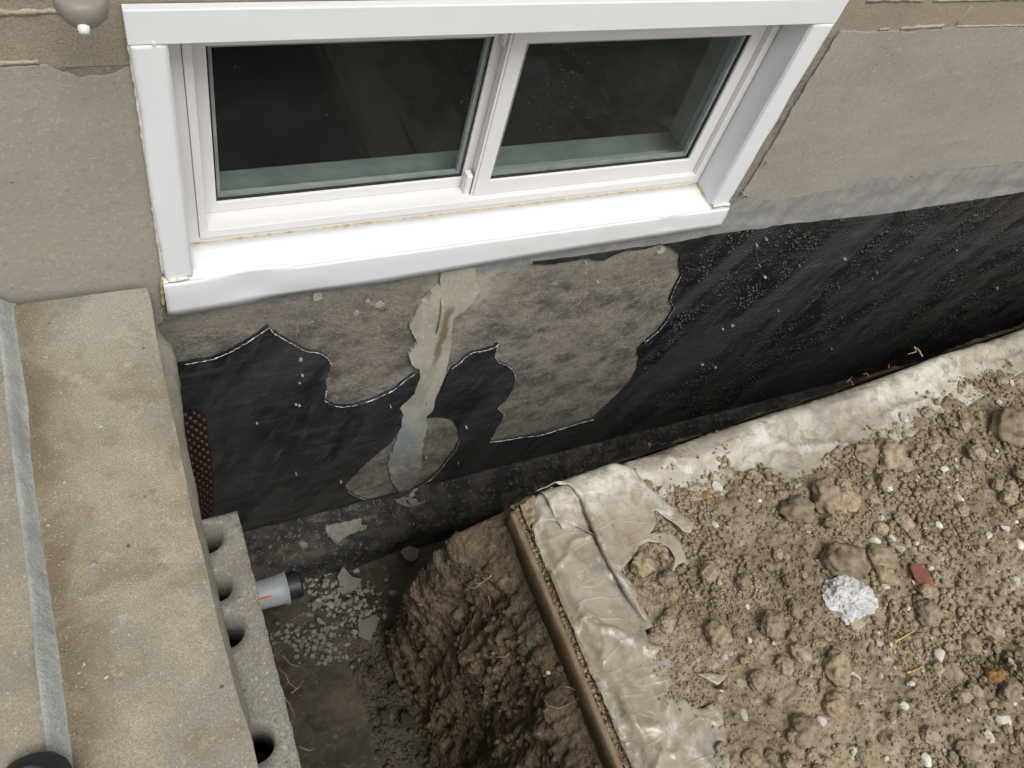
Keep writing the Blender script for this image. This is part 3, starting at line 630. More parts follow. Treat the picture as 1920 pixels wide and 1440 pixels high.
# smeared cement by the sill and little blobs
def blob(name, px, rad, mat, parent, y=-0.006, k=9, seed=1, th=0.006, ax=1.0):
    r = random.Random(seed); c = PW(*px, y); pts = []
    for i in range(k):
        a = 2 * math.pi * i / k; q = rad * r.uniform(0.55, 1.15); pts.append((c[0] + math.cos(a) * q * ax, c[2] + math.sin(a) * q))
    return wall_sheet(name, jag(pts, 0.004, 0.0008, True, seed), mat, y, th, parent, sp=0.006, disp=lambda x, z: -0.0015 * fbm(x * 60, z * 60, seed, 2) - 0.001)
for i, (p, r_) in enumerate([((595, 555), 0.012), ((668, 588), 0.007), ((712, 572), 0.010), ((690, 565), 0.005), ((1240, 470), 0.010)]):
    blob('cement_blob', p, r_, MT['patch'], house, -0.003, seed=60 + i, th=0.005)

# ---------------- footing (sloping tar-coated cove), part of the foundation
nx, nyy = 420, 30
S = np.linspace(-0.25, 5.0, nx); Tt = np.linspace(0, 1, nyy)
SS, TT = np.meshgrid(S, Tt, indexing='ij')
fy = -np.interp(TT, [0, 0.5, 0.62, 1], [0.0, 0.080, 0.098, 0.110]); fz = np.interp(TT, [0, 0.5, 0.62, 1], [-0.905, -0.955, -0.975, -1.12])
dd = fbm(SS * 12, TT * 5, 51, 5)
fy = fy - 0.012 * (dd + 0.2) * sstep(0, 0.2, TT); fz = fz + 0.010 * fbm(SS * 9, TT * 4, 52, 4) * sstep(0, 0.2, TT)
o = mobj('footing', grid_mesh('footing', SS, fy, fz), MT['tar'], house, True, label='rough tar coated footing at the wall foot')
sol = o.modifiers.new('solid', 'SOLIDIFY'); sol.thickness = 0.02; sol.offset = -1
p0 = (0, 0, -0.880); nrm = (0, -0.05, 0.08)
def on_cove(l): return [PP(u, v, p0, nrm) for u, v in l]
pt = [(594, 988), (640, 980), (672, 972), (690, 966), (712, 966), (716, 952), (732, 940), (765, 928), (775, 918), (800, 905), (812, 902), (790, 925), (770, 935), (800, 938), (786, 948), (765, 955), (752, 972), (740, 985),
      (712, 990), (690, 992), (660, 1000), (645, 1010), (633, 1020), (615, 1005)]
pc = on_cove(pt); pc2 = jag([(p[0], p[1]) for p in pc], 0.006, 0.0015, True, 12)
P2, T2 = region(pc2, (), 0.01, 3)
zz = -0.897 + (P2[:, 1]) * (0.05 / 0.08) + 0.006 * fbm(P2[:, 0] * 30, P2[:, 1] * 30, 3, 3) + 0.015
o = mobj('cement_patch', fast_mesh('cement_patch', np.stack([P2[:, 0], P2[:, 1], zz], 1), T2), MT['footp'], house, True)
sol = o.modifiers.new('solid', 'SOLIDIFY'); sol.thickness = 0.012; sol.offset = -1
pc = on_cove([(560, 1018), (566, 1014), (578, 1020), (577, 1028), (570, 1031), (563, 1026)])
P2, T2 = region([(p[0], p[1]) for p in pc], (), 0.01, 3)
o = mobj('cement_patch', fast_mesh('cement_patch', np.stack([P2[:, 0], P2[:, 1], -0.889 + P2[:, 1] * .62 + 0.014], 1), T2), MT['footp'], house, True)
sol = o.modifiers.new('solid', 'SOLIDIFY'); sol.thickness = 0.01; sol.offset = -1

# ---------------- brown dimpled drainage board behind the porch slab
dm = thing('dimple_board', 'brown dimpled drainage board between the porch slab and the black coating', 'drainage board', (0.05, -0.01, -0.7))
def dimple():
    x0, x1, z0, z1 = -0.02, 0.100, -0.85, -0.235
    nxx, nz = 60, 300
    X, Zz = np.meshgrid(np.linspace(x0, x1, nxx), np.linspace(z0, z1, nz), indexing='ij')
    Zz = Zz - 0.05 * sstep(0.06, 0.11, X) * sstep(-0.5, z1, Zz) + 0.004 * fbm(X * 60, X * 0, 2, 2) * sstep(-0.3, z1, Zz)
    X2 = X - 0.015 * sstep(-0.5, -0.85, Zz) * sstep(0.05, 0.1, X)
    p = 0.017; row = np.round(Zz / p); xx = X + (row % 2) * p * 0.5
    dx = (xx / p - np.round(xx / p)) * p; dz = Zz - row * p
    d = np.sqrt(dx ** 2 + dz ** 2); b = 0.006 * np.clip(1 - (d / 0.0062) ** 2, 0, 1) ** 0.6
    return grid_mesh('dimple', X2, -0.013 - b, Zz)
mobj('dimpled_sheet', dimple(), MT['dimple'], dm, True)

# ================================================================== WINDOW (part of the house) with its pieces as sub-parts
bm = bmesh.new()
add_ring(bm, (0.106, 1.160, 0.166, 0.601), (0.128, 1.150, 0.182, 0.575), 0.050, 0.135)     # outer flange
add_ring(bm, (0.1285, 1.1495, 0.1825, 0.5745), (0.141, 1.139, 0.200, 0.556), 0.046, 0.130)   # stepped face
add_box(bm, 0.141, 1.139, 0.060, 0.128, 0.178, 0.1885)                                        # track floor
add_box(bm, 0.141, 1.139, 0.0585, 0.062, 0.1886, 0.196)                                       # track rib
add_box(bm, 0.141, 0.200, 0.0622, 0.0840, 0.1886, 0.1945)                                     # end plug
win = bmobj('window', bm, MT['vinyl'], house, bevel=0.0012, label='white sliding basement window with two dark panes')
def sub(o, label=None):
    if label: o['label'] = label
    return o
def sash(x0, x1, z0, z1, wl_, wr, wb, wt, y0, y1, label):
    bm = bmesh.new(); add_ring(bm, (x0, x1, z0, z1), (x0 + wl_, x1 - wr, z0 + wb, z1 - wt), y0, y1)
    s = bmobj('sash', bm, MT['vinyl'], win, bevel=0.0012, label=label)
    i = (x0 + wl_, x1 - wr, z0 + wb, z1 - wt)
    bm = bmesh.new(); add_ring(bm, (i[0] + 0.0002, i[1] - 0.0002, i[2] + 0.0002, i[3] - 0.0002), (i[0] + 0.003, i[1] - 0.003, i[2] + 0.0025, i[3] - 0.003), y0 + 0.005, y1 - 0.002)
    bmobj('gasket', bm, MT['gasket'], win)
    for yy in (y0 + 0.007, y0 + 0.019):
        bm = bmesh.new(); add_box(bm, i[0] + 0.0031, i[1] - 0.0031, yy, yy + 0.002, i[2] + 0.0026, i[3] - 0.0031)
        bmobj('glass_pane', bm, MT['glass'], win)
    # light spacer bar seen behind the first pane
    bm = bmesh.new(); add_ring(bm, (i[0] + 0.0032, i[1] - 0.0032, i[2] + 0.0027, i[3] - 0.0032), (i[0] + 0.009, i[1] - 0.009, i[2] + 0.008, i[3] - 0.009), y0 + 0.010, y0 + 0.0185)
    bmobj('glazing_spacer', bm, MT['isill'], win)
    return s
sash(0.1415, 0.655, 0.2005, 0.5555, 0.0235, 0.043, 0.021, 0.033, 0.086, 0.110, 'left sliding sash, set deeper')
sash(0.6285, 1.1385, 0.2005, 0.5555, 0.0275, 0.0255, 0.034, 0.027, 0.058, 0.0845, 'right sash, set forward')
# grooved stile edge on the forward sash
bm = bmesh.new(); add_box(bm, 0.6235, 0.6283, 0.0600, 0.0635, 0.2005, 0.5555); bmobj('sash_stile_strip', bm, MT['vinyl'], win, bevel=0.0006)
bm = bmesh.new(); add_box(bm, 0.6195, 0.6283, 0.068, 0.0835, 0.515, 0.5555); add_box(bm, 0.6170, 0.6193, 0.0665, 0.074, 0.520, 0.5555); bmobj('guide_block', bm, MT['vinyl'], win, bevel=0.0008)
bm = bmesh.new(); add_box(bm, 0.6105, 0.6232, 0.0635, 0.0835, 0.1965, 0.246); bmobj('latch', bm, MT['vinyl'], win, bevel=0.003, label='small white latch block at the meeting stile')
bm = bmesh.new()
for z in (0.208, 0.219, 0.231): add_box(bm, 0.6099, 0.6112, 0.069, 0.079, z, z + 0.0035)
bmobj('latch_groove', bm, MT['vinylg'], win)
# jamb liners (reveals) left, right, head
bm = bmesh.new(); add_box(bm, WX0 - 0.006, WX0 + 0.0015, -0.009, 0.0495, 0.160, 0.603); add_box(bm, WX1 - 0.0015, WX1 + 0.006, -0.009, 0.0495, 0.160, 0.603); add_box(bm, WX0 + 0.0016, WX1 - 0.0016, -0.009, 0.0495, 0.6015, 0.609)
bmobj('reveal_lining', bm, MT['alu'], win)
# casings: folded aluminium, outer edge rolled with a wavy lip
def side_casing(xi, xo, z0, z1, sgn, seed):
    n = 70; zs = np.linspace(z0, z1, n)
    prof = [(0.0, -0.002), (0.0, -0.0135), (0.15, -0.0145), (0.8, -0.0165), (0.93, -0.0160), (1.0, -0.012), (1.02, -0.0045)]
    bm = bmesh.new(); rows = []
    for z in zs:
        wv = (0.0022 * (vn(z * 18, 0.0, seed) - 0.5) * 2 + 0.001 * (vn(z * 70, 1.0, seed) - .5))
        row = []
        for k, (a, y) in enumerate(prof):
            x = xi + (xo - xi) * a
            if k >= 4: x += wv * sgn
            if k == 3: x += wv * 0.3 * sgn
            row.append(bm.verts.new((x, y, z)))
        rows.append(row)
    for i in range(n - 1):
        for k in range(len(prof) - 1):
            bm.faces.new((rows[i][k], rows[i][k + 1], rows[i + 1][k + 1], rows[i + 1][k]))
        bm.faces.new((rows[i][-1], rows[i][0], rows[i + 1][0], rows[i + 1][-1]))
    bm.faces.new(rows[0]); bm.faces.new(rows[-1][::-1])
    o = bmobj('side_casing', bm, MT['alu'], win)
    o.data.polygons.foreach_set('use_smooth', [abs(p.normal.z) < .9 for p in o.data.polygons])
    return o
side_casing(0.104, 0.0600, 0.162, 0.5995, -1, 3)
side_casing(1.162, 1.2080, 0.166, 0.5995, 1, 4)
bm = bmesh.new(); add_box(bm, 0.0585, 1.2085, -0.0165, -0.002, 0.5998, 0.6475); bmobj('head_casing', bm, MT['alu'], win, bevel=0.0018)
bm = bmesh.new(); tube(bm, [(0.0885, -0.0165, 0.603), (0.0885, -0.0185, 0.603)], 0.0022, 8); bmobj('nail_head', bm, MT['vinylg'], win)
# sill flashing
def sill():
    xs = np.linspace(0.0, 1.0, 150); prof = [('b', 0.052, 0.1655), ('t', 0.0515, 0.1705), ('t', 0.030, 0.1690), ('t', 0.0, 0.1635), ('t', -0.016, 0.1600), ('l', -0.0195, 0.1570), ('l', -0.0205, 0.150),
        ('f', -0.0205, 0.130), ('f', -0.0205, 0.105), ('e', -0.0210, 0.0), ('e2', -0.0185, 0.0)]
    bm = bmesh.new(); rows = []
    for t in xs:
        row = []
        for kind, y, z in prof:
            xl, xr = 0.0565, 1.213
            if y > -0.004: xl, xr = 0.1060, 1.1600
            if kind in ('f', 'e', 'e2'): xr = 1.2165
            x = xl + (xr - xl) * t
            lo_ = 0.076 + 0.026 * sstep(0, 1, t) + 0.0016 * (float(vn(t * 9, 0.3, 6)) - .5) * 2
            dent = 0.010 * math.exp(-((x - 0.20) / 0.045) ** 2) + 0.004 * math.exp(-((x - 1.06) / 0.02) ** 2)
            if kind in ('e', 'e2'): z = lo_; y = y + 0.006 * math.exp(-((x - 0.26) / 0.09) ** 2)
            if kind == 'f': y += dent * (0.9 if z > 0.12 else 0.5); z = z + (lo_ - 0.09) * (0.4 if z > 0.12 else 0.8)
            if kind == 'l': y += dent * 0.5; z += -0.3 * dent + 0.001 * (float(vn(t * 30, 0.1, 9)) - .5)
            if kind == 't' and y < 0.02: z += 0.0012 * (float(vn(t * 16, y * 50, 12)) - .5)
            row.append(bm.verts.new((x, y, z)))
        rows.append(row)
    for i in range(len(rows) - 1):
        for k in range(len(prof) - 1): bm.faces.new((rows[i][k], rows[i + 1][k], rows[i + 1][k + 1], rows[i][k + 1]))
    bmesh.ops.recalc_face_normals(bm, faces=bm.faces)
    o = bmobj('sill_flashing', bm, MT['sillm'], win, True, label='bright white metal sill with a dented front lip')
    es = o.modifiers.new('e', 'EDGE_SPLIT'); es.split_angle = math.radians(35)
    s = o.modifiers.new('s', 'SOLIDIFY'); s.thickness = 0.0012; s.offset = 0
sill()
# returns closing the sill's ends and the horn under the casings
for hb_ in ((0.0575, 0.1035, -0.0190, -0.002, 0.1535, 0.1615), (1.1625, 1.2120, -0.0190, -0.002, 0.1535, 0.1655)):
    bm = bmesh.new(); add_box(bm, *hb_); bmobj('sill_horn', bm, MT['sillm'], win, bevel=0.002)
# caulk lines
def bead(name, pts, r, mat, seed, parent=win):
    rr = random.Random(seed); P = []; Rr = []
    for i in range(len(pts) - 1):
        a = Vector(pts[i]); b = Vector(pts[i + 1]); k = max(2, int((b - a).length / 0.006))
        for j in range(k): P.append(a.lerp(b, j / k) + Vector((rr.uniform(-1, 1), rr.uniform(-1, 1), rr.uniform(-1, 1))) * r * 0.18); Rr.append(r * rr.uniform(0.75, 1.25))
    bm = bmesh.new(); tube(bm, P, Rr, 6); return bmobj(name, bm, mat, parent, True)
bead('caulk', [(0.105, 0.0495, 0.1690), (0.6, 0.0495, 0.1690), (1.160, 0.0495, 0.1690)], 0.0030, MT['caulk'], 1)
bead('caulk', [(1.1595, 0.048, 0.171), (1.1595, 0.030, 0.170), (1.1600, 0.006, 0.168)], 0.0032, MT['caulk'], 2)
bead('caulk', [(0.0610, -0.0075, 0.595), (0.0605, -0.0075, 0.4), (0.0595, -0.0075, 0.165)], 0.0030, MT['caulkw'], 3)
bead('caulk', [(0.0600, -0.0080, 0.163), (0.0555, -0.0100, 0.150), (0.0535, -0.0100, 0.12), (0.052, -0.009, 0.085)], 0.0040, MT['caulk'], 4)
bead('caulk', [(1.2085, -0.0075, 0.60), (1.2080, -0.0075, 0.4), (1.2100, -0.0080, 0.178)], 0.0024, MT['caulkw'], 5)
bead('caulk', [(0.064, -0.0175, 0.1630), (0.1035, -0.0175, 0.1630)], 0.0042, MT['caulkw'], 6)
bead('caulk', [(1.1640, -0.0175, 0.1680), (1.205, -0.0175, 0.1680), (1.214, -0.0150, 0.160)], 0.0050, MT['caulkw'], 7)
# inner sill and dark room
bm = bmesh.new(); add_box(bm, 0.09, 1.18, 0.1352, 0.200, 0.150, 0.186); bmobj('inner_sill', bm, MT['isill'], win, bevel=0.002)
bm = bmesh.new(); add_box(bm, 1.1602, 1.20, 0.1352, 0.200, 0.1902, 0.62); bmobj('inner_jamb', bm, MT['isill'], win, bevel=0.002)
bm = bmesh.new(); add_box(bm, -1.5, 4.5, 0.1955, 3.0, -1.2, 2.5)
for f in list(bm.faces):
    if abs(f.calc_center_median().y - 0.1955) < 1e-4: bm.faces.remove(f)
o = bmobj('basement_room', bm, MT['room'], house, label='dark unlit room seen through the glass')
s = o.modifiers.new('s', 'SOLIDIFY'); s.thickness = 0.03; s.offset = 1

# ================================================================== wall fixture, upper left
cfx = PW(152, 1, -0.10)
fx = thing('wall_fixture', 'round grey brown fixture with a small white tip, upper left beside the window', 'wall fixture', (float(cfx[0]), 0.0, float(cfx[2])))
bm = bmesh.new(); bmesh.ops.create_uvsphere(bm, u_segments=40, v_segments=24, radius=0.0272)
for v in bm.verts:
    v.co.z *= 1.05 if v.co.z < 0 else 0.8
    if v.co.z > 0.008: v.co.z = 0.008 + (v.co.z - 0.008) * 0.4
    v.co += Vector(cfx)
bmobj('dome', bm, MT['lamp'], fx, True)
vdir = Vector((-0.10, -0.80, -0.58)).normalized(); c0 = Vector(cfx) + vdir * 0.0272
bm = bmesh.new(); tube(bm, [c0 - vdir * 0.004, c0 + vdir * 0.004, c0 + vdir * 0.0075], [0.0064, 0.0060, 0.0040], 16); bmobj('tip', bm, MT['white'], fx, True)
bm = bmesh.new(); tube(bm, [Vector(cfx) + Vector((0, 0, 0.018)), (cfx[0], -0.05, cfx[2] + 0.035), (cfx[0], 0.0, cfx[2] + 0.040)], [0.008, 0.008, 0.008], 12); bmobj('arm', bm, MT['lamp'], fx, True)
bm = bmesh.new(); tube(bm, [(cfx[0], 0.001, cfx[2] + 0.04), (cfx[0], -0.006, cfx[2] + 0.04)], 0.03, 28); bmobj('mounting_plate', bm, MT['lamp'], fx)

# ================================================================== PORCH
porch = thing('concrete_porch', 'weathered tan concrete porch beside the window with a pale cement strip along its length', 'porch', (-0.3, -0.8, -1.05))
def slab_mesh(name, x0, x1, y0, y1, z0, z1, mat, seed, edge=0.003, sp=0.012):
    xs = np.concatenate([[x0], np.linspace(max(x0, x1 - 0.25), x1, 24)]) if x1 - x0 > 0.3 else np.linspace(x0, x1, 20)
    ys = np.arange(y0, y1 + 1e-6, sp); X, Y = np.meshgrid(xs, ys, indexing='ij')
    ed = np.clip((x1 - X) / 0.01, 0, 1)
    Z = z1 + 0.0012 * fbm(X * 12, Y * 12, seed, 3) - 0.0025 * (1 - ed) * (0.5 + vn(X * 0 + 1, Y * 40, seed + 1))
    bow = np.interp(-Y, [0, 0.2, 0.42, 0.6, 0.79, 1.2, 1.9], [-0.001, -0.006, -0.0085, -0.006, 0.0005, 0.004, 0.004]) if seed == 71 else 0
    X2 = np.where(X > x1 - 0.02, X + bow, X); X2 = np.where(X == x1, X2 + edge * fbm(Y * 0, Y * 16, seed + 2, 4), X2)
    n, m = X.shape; V = np.stack([X2, Y, Z], -1).reshape(-1, 3)
    bm = bmesh.new(); vv = [bm.verts.new(p) for p in V]
    bt_ = [bm.verts.new((p[0] + 0.0, p[1], z0)) for p in V]
    for i in range(n - 1):
        for j in range(m - 1): bm.faces.new((vv[i * m + j], vv[(i + 1) * m + j], vv[(i + 1) * m + j + 1], vv[i * m + j + 1]))
    for j in range(m - 1):
        a = (n - 1) * m; bm.faces.new((vv[a + j], bt_[a + j], bt_[a + j + 1], vv[a + j + 1])); bm.faces.new((vv[j + 1], bt_[j + 1], bt_[j], vv[j]))
    for i in range(n - 1):
        bm.faces.new((vv[i * m], bt_[i * m], bt_[(i + 1) * m], vv[(i + 1) * m])); bm.faces.new((vv[(i + 1) * m + m - 1], bt_[(i + 1) * m + m - 1], bt_[i * m + m - 1], vv[i * m + m - 1]))
    for v in bt_:
        pass
    bmesh.ops.delete(bm, geom=[v for v in bm.verts if not v.link_faces], context='VERTS')
    return bmobj(name, bm, mat, porch)
slab_mesh('landing_slab', -1.4, 0.0335, -1.9, -0.0065, 0.085, 0.152, MT['slab'], 71)
slab_mesh('upper_step', -1.4, -0.1795, -1.9, -0.0066, 0.1505, 0.170, MT['tread'], 75, 0.005)
# pale cement strip smeared on the riser
ys = np.arange(-1.88, -0.008, 0.004); pr = np.linspace(0, 1, 14)
YY, PR = np.meshgrid(ys, pr, indexing='ij')
wav = 0.004 * fbm(YY * 9, YY * 0, 81, 4)
Xs = -0.1575 - 0.0265 * PR + 0.0022 * fbm(YY * 7, YY * 0 + 3, 82, 4) * (1 - PR) + 0.002 * fbm(YY * 9, YY * 0 + 8, 83, 4) * PR
Zs = 0.1505 + 0.0215 * sstep(0.0, 0.9, PR) + 0.0014 * fbm(YY * 22, PR * 3, 84, 4) - 0.004 * (PR > 0.95)
o = mobj('cement_strip', grid_mesh('strip', Xs, YY, Zs), MT['strip'], porch, True)
# rough mortar under the slab edge
ys = np.arange(-1.88, -0.03, 0.003)
tabY = [-0.03, -0.044, -0.07, -0.093, -0.116, -0.158, -0.197, -0.26, -0.307, -0.355, -0.397, -0.425, -0.5, -0.556, -0.61, -0.70, -0.78, -1.9]
tabX = [0.033, 0.036, 0.040, 0.052, 0.054, 0.050, 0.046, 0.041, 0.0395, 0.038, 0.038, 0.036, 0.036, 0.038, 0.036, 0.040, 0.037, 0.040]
ex = np.interp(-ys, [-a for a in tabY], tabX)
pr = np.linspace(0, 1, 12); YY, PR = np.meshgrid(ys, pr, indexing='ij'); EX = np.repeat(ex[:, None], 12, 1)
nz = fbm(YY * 30, PR * 6, 91, 4)
Xs = np.where(PR < 0.5, 0.02 + (EX - 0.02) * (PR / 0.5) ** 0.8, EX - 0.006 * (PR - 0.5)) + 0.0035 * nz * sstep(0.3, 0.6, PR)
Zs = np.where(PR < 0.5, 0.118 - 0.03 * (PR / 0.5) ** 1.5, 0.088 - 0.18 * (PR - 0.5)) + 0.003 * fbm(YY * 25, PR * 9, 92, 3)
o = mobj('mortar_edge', grid_mesh('mortar_edge', Xs, YY, Zs), MT['rim'], porch, True, label='ragged mortar squeezed out below the slab')
# fill under the slab
bm = bmesh.new(); add_box(bm, -1.4, 0.018, -0.395, -0.02, -1.12, 0.0845); bmobj('porch_fill', bm, MT['rim'], porch)

# ================================================================== hollow concrete blocks beside the trench
blk = thing('hollow_block_wall', 'low wall of hollow concrete blocks with round cores under the porch slab edge', 'block wall', (-0.03, -1.0, -1.05))
holes = [(0.0370, -0.444, 0.0245), (0.0370, -0.5225, 0.0210), (0.0360, -0.5885, 0.0245), (0.0385, -0.7445, 0.0265), (0.034, -0.83, 0.021), (0.034, -0.93, 0.022), (0.034, -1.02, 0.021), (0.034, -1.12, 0.022),
         (0.034, -1.22, 0.021), (0.034, -1.33, 0.022)]
def block(y0, y1, seed):
    hs_ = [h for h in holes if y1 > h[1] - h[2] and y0 < h[1] + h[2]]
    hs_ = [h for h in hs_ if h[1] - h[2] > y0 + .003 and h[1] + h[2] < y1 - .003]
    outer = jag([(-0.12, y0), (0.088, y0), (0.088, y1), (-0.12, y1)], 0.012, 0.0011, True, seed)
    hl_ = [[(h[0] + h[2] * math.cos(a * math.pi / 20), h[1] + h[2] * math.sin(a * math.pi / 20)) for a in range(40)] for h in hs_]
    P, T = region(outer, hl_, 0.012, seed)
    zt = 0.080 + 0.0016 * fbm(P[:, 0] * 40, P[:, 1] * 40, seed, 3); n = len(P); D = 0.19
    V = np.concatenate([np.stack([P[:, 0], P[:, 1], zt], 1), np.stack([P[:, 0], P[:, 1], np.full(n, zt.mean() - D)], 1)])
    e = set()
    for t in T:
        for a, b in ((t[0], t[1]), (t[1], t[2]), (t[2], t[0])): e.add((a, b))
    S = []
    for a, b in e:
        if (b, a) not in e: S.append((b, a, a + n)); S.append((b, a + n, b + n))
    F = np.concatenate([T, np.array(S), T[:, ::-1] + n])
    mobj('hollow_block', fast_mesh('hollow_block', V, F), MT['hollow'], blk)
block(-0.815, -0.412, 3); block(-1.21, -0.818, 4); block(-1.60, -1.213, 5)
bm = bmesh.new()
for i in range(5): add_box(bm, -0.12, 0.086 + 0.001 * (i % 2), -1.60, -0.414, -0.118 - 0.2 * (i + 1) + 0.008, -0.118 - 0.2 * i - 0.002)
bmobj('lower_courses', bm, MT['hollow'], blk, bevel=0.003)
bm = bmesh.new()
for i in range(6): add_box(bm, -0.119, 0.082, -1.599, -0.416, -0.1215 - 0.2 * i, -0.1095 - 0.2 * i)
bmobj('mortar_beds', bm, MT['rim'], blk)

# ================================================================== GROUND
ZB = -0.25
# plastic regions measured on the bank top
def G(l, z=ZB): return [(p[0], p[1]) for p in (PZ(u, v, z) for u, v in l)]
edgeA = [(995, 930), (1060, 893), (1130, 873), (1180, 868), (1230, 850), (1300, 828), (1380, 800), (1450, 768), (1530, 745), (1600, 722), (1680, 682), (1770, 645), (1850, 625), (1920, 605)]
boundA = [(1960, 628), (1920, 640), (1902, 660), (1885, 662), (1880, 682), (1868, 692), (1850, 686), (1832, 690), (1828, 712), (1810, 708), (1795, 712), (1780, 716), (1762, 758), (1748, 728), (1730, 742), (1765, 760),
          (1756, 778), (1738, 765), (1728, 768), (1745, 786), (1776, 803), (1750, 798), (1720, 780), (1700, 772), (1690, 775), (1690, 795), (1650, 800), (1610, 808), (1640, 812), (1612, 828), (1575, 832), (1558, 850),
          (1540, 862), (1522, 866), (1510, 878), (1500, 895), (1470, 888), (1430, 878), (1420, 868), (1395, 890), (1365, 870), (1355, 850), (1330, 862), (1305, 870), (1282, 872), (1262, 868), (1262, 885), (1240, 893),
          (1222, 898), (1190, 890), (1120, 905)]
polyA = G(edgeA) + [(3.6, -0.22), (3.6, -0.35)] + G(boundA)
eB = [(1002, 930), (1003, 955), (1000, 990), (1006, 1015), (1020, 1050), (1036, 1085), (1055, 1130), (1078, 1180), (1100, 1235), (1124, 1290), (1148, 1345), (1170, 1400), (1200, 1470)]
bB = [(1345, 1470), (1342, 1420), (1338, 1370), (1335, 1335), (1318, 1327), (1298, 1338), (1275, 1332), (1262, 1318), (1245, 1322), (1232, 1300), (1246, 1290), (1228, 1268), (1242, 1250), (1225, 1240), (1222, 1222),
      (1196, 1215), (1190, 1196), (1204, 1185), (1222, 1178), (1205, 1150), (1165, 1100), (1130, 1045), (1100, 990), (1080, 930)]
polyB = G(eB) + G(bB)
flap = [(1001, 926), (1018, 913), (1042, 903), (1075, 890), (1105, 880), (1140, 876), (1165, 882), (1185, 893), (1215, 920), (1245, 945), (1272, 965), (1298, 985), (1291, 1003), (1278, 1000), (1262, 985), (1245, 975),
        (1230, 962), (1222, 962), (1228, 985), (1215, 1005), (1228, 1000), (1250, 1002), (1270, 1012), (1277, 1035), (1284, 1056), (1268, 1062), (1256, 1076), (1262, 1050), (1250, 1030), (1236, 1022), (1212, 1018), (1196, 1026),
        (1190, 1042), (1172, 1060), (1162, 1075), (1182, 1095), (1190, 1118), (1192, 1140), (1212, 1170), (1200, 1160), (1182, 1135), (1160, 1100), (1138, 1062), (1122, 1025), (1108, 995), (1098, 968), (1085, 940), (1060, 917), (1035, 912)]
polyC = G(flap, ZB + 0.012)
scrap = G([(1300, 1262), (1322, 1275), (1342, 1288), (1352, 1278), (1360, 1262), (1345, 1268), (1325, 1264)])
hole_c = PZ(1865, 1225, ZB)
def base(x, y):
    z = ZB + 0.016 * fbm(x * 1.7, y * 1.7, 101, 3) * sstep(0.66, 0.95, x)
    z = z - 0.055 * np.exp(-(((x - hole_c[0] - 0.03) / 0.07) ** 2 + ((y - hole_c[1]) / 0.05) ** 2))
    z = z - 0.025 * sstep(0.03, 0.0, (y + 0.37 + 0.0) * 0 + np.clip(-(y + 0.30), -1, 1)) * 0
    return z
# soil height field (dense where the photograph looks)
dx = 0.003
gx = np.concatenate([np.arange(0.655, 2.0, dx), np.arange(2.0, 3.6, 0.008)]); gy = np.concatenate([np.arange(-2.2, -1.36, 0.012), np.arange(-1.36, -0.20, dx)])
X, Y = np.meshgrid(gx, gy, indexing='ij')
Pf = np.stack([X.ravel(), Y.ravel()], 1)
def near(poly, m=0.05):
    q = np.array(poly); lo_ = q.min(0) - m; hi_ = q.max(0) + m; k = ((Pf > lo_) & (Pf < hi_)).all(1)
    d = np.full(len(Pf), -0.05); d[k] = np.maximum(sdist(Pf[k], poly), -0.05); return d
dA, dB, dC, dS = near(polyA), near(polyB), near(polyC), near(scrap)
cov = np.maximum(np.maximum(dA, dB), dS).reshape(X.shape)
covC = dC.reshape(X.shape)
lump = np.zeros_like(X)
def stamp(n, r0, r1, k, seed, pw=0.5):
    r = np.random.default_rng(seed)
    ix0 = np.searchsorted(gx, 0.655)
    for i in range(n):
        cx = r.uniform(0.66, 2.2); cy = r.uniform(-1.34, -0.24); q = r0 * (r1 / r0) ** (r.random() ** 1.6)
        if vn(cx * 9, cy * 9, 5) < 0.30 + 0.25 * r.random() and r.random() < .7: continue
        i0, i1 = np.searchsorted(gx, (cx - q, cx + q)); j0, j1 = np.searchsorted(gy, (cy - q, cy + q))
        if i1 <= i0 or j1 <= j0: continue
        sx = (gx[i0:i1] - cx)[:, None]; sy = (gy[j0:j1] - cy)[None, :]; th = r.random() * 3.14
        u = sx * math.cos(th) + sy * math.sin(th); v = (-sx * math.sin(th) + sy * math.cos(th)) * r.uniform(1.0, 1.4)
        h = k * q * np.clip(1 - (u * u + v * v) / (q * q), 0, 1) ** pw
        lump[i0:i1, j0:j1] = np.maximum(lump[i0:i1, j0:j1], h)
stamp(500, 0.012, 0.028, 0.5, 1); stamp(4200, 0.006, 0.013, 0.6, 2); stamp(9000, 0.004, 0.007, 0.75, 3)
fineN = 0.004 * fbm(X * 45, Y * 45, 111, 4) + 0.006 * fbm(X * 9, Y * 9, 112, 3)
ragged = cov + 0.010 * fbm(X * 38, Y * 38, 115, 3)
ins = sstep(-0.004, 0.005, ragged)
H = base(X, Y) + (lump * 1.15 + fineN * 1.4 + 0.002) * (1 - ins) - 0.022 * ins - 0.012 * sstep(0.0, 0.02, covC) * (1 - ins)
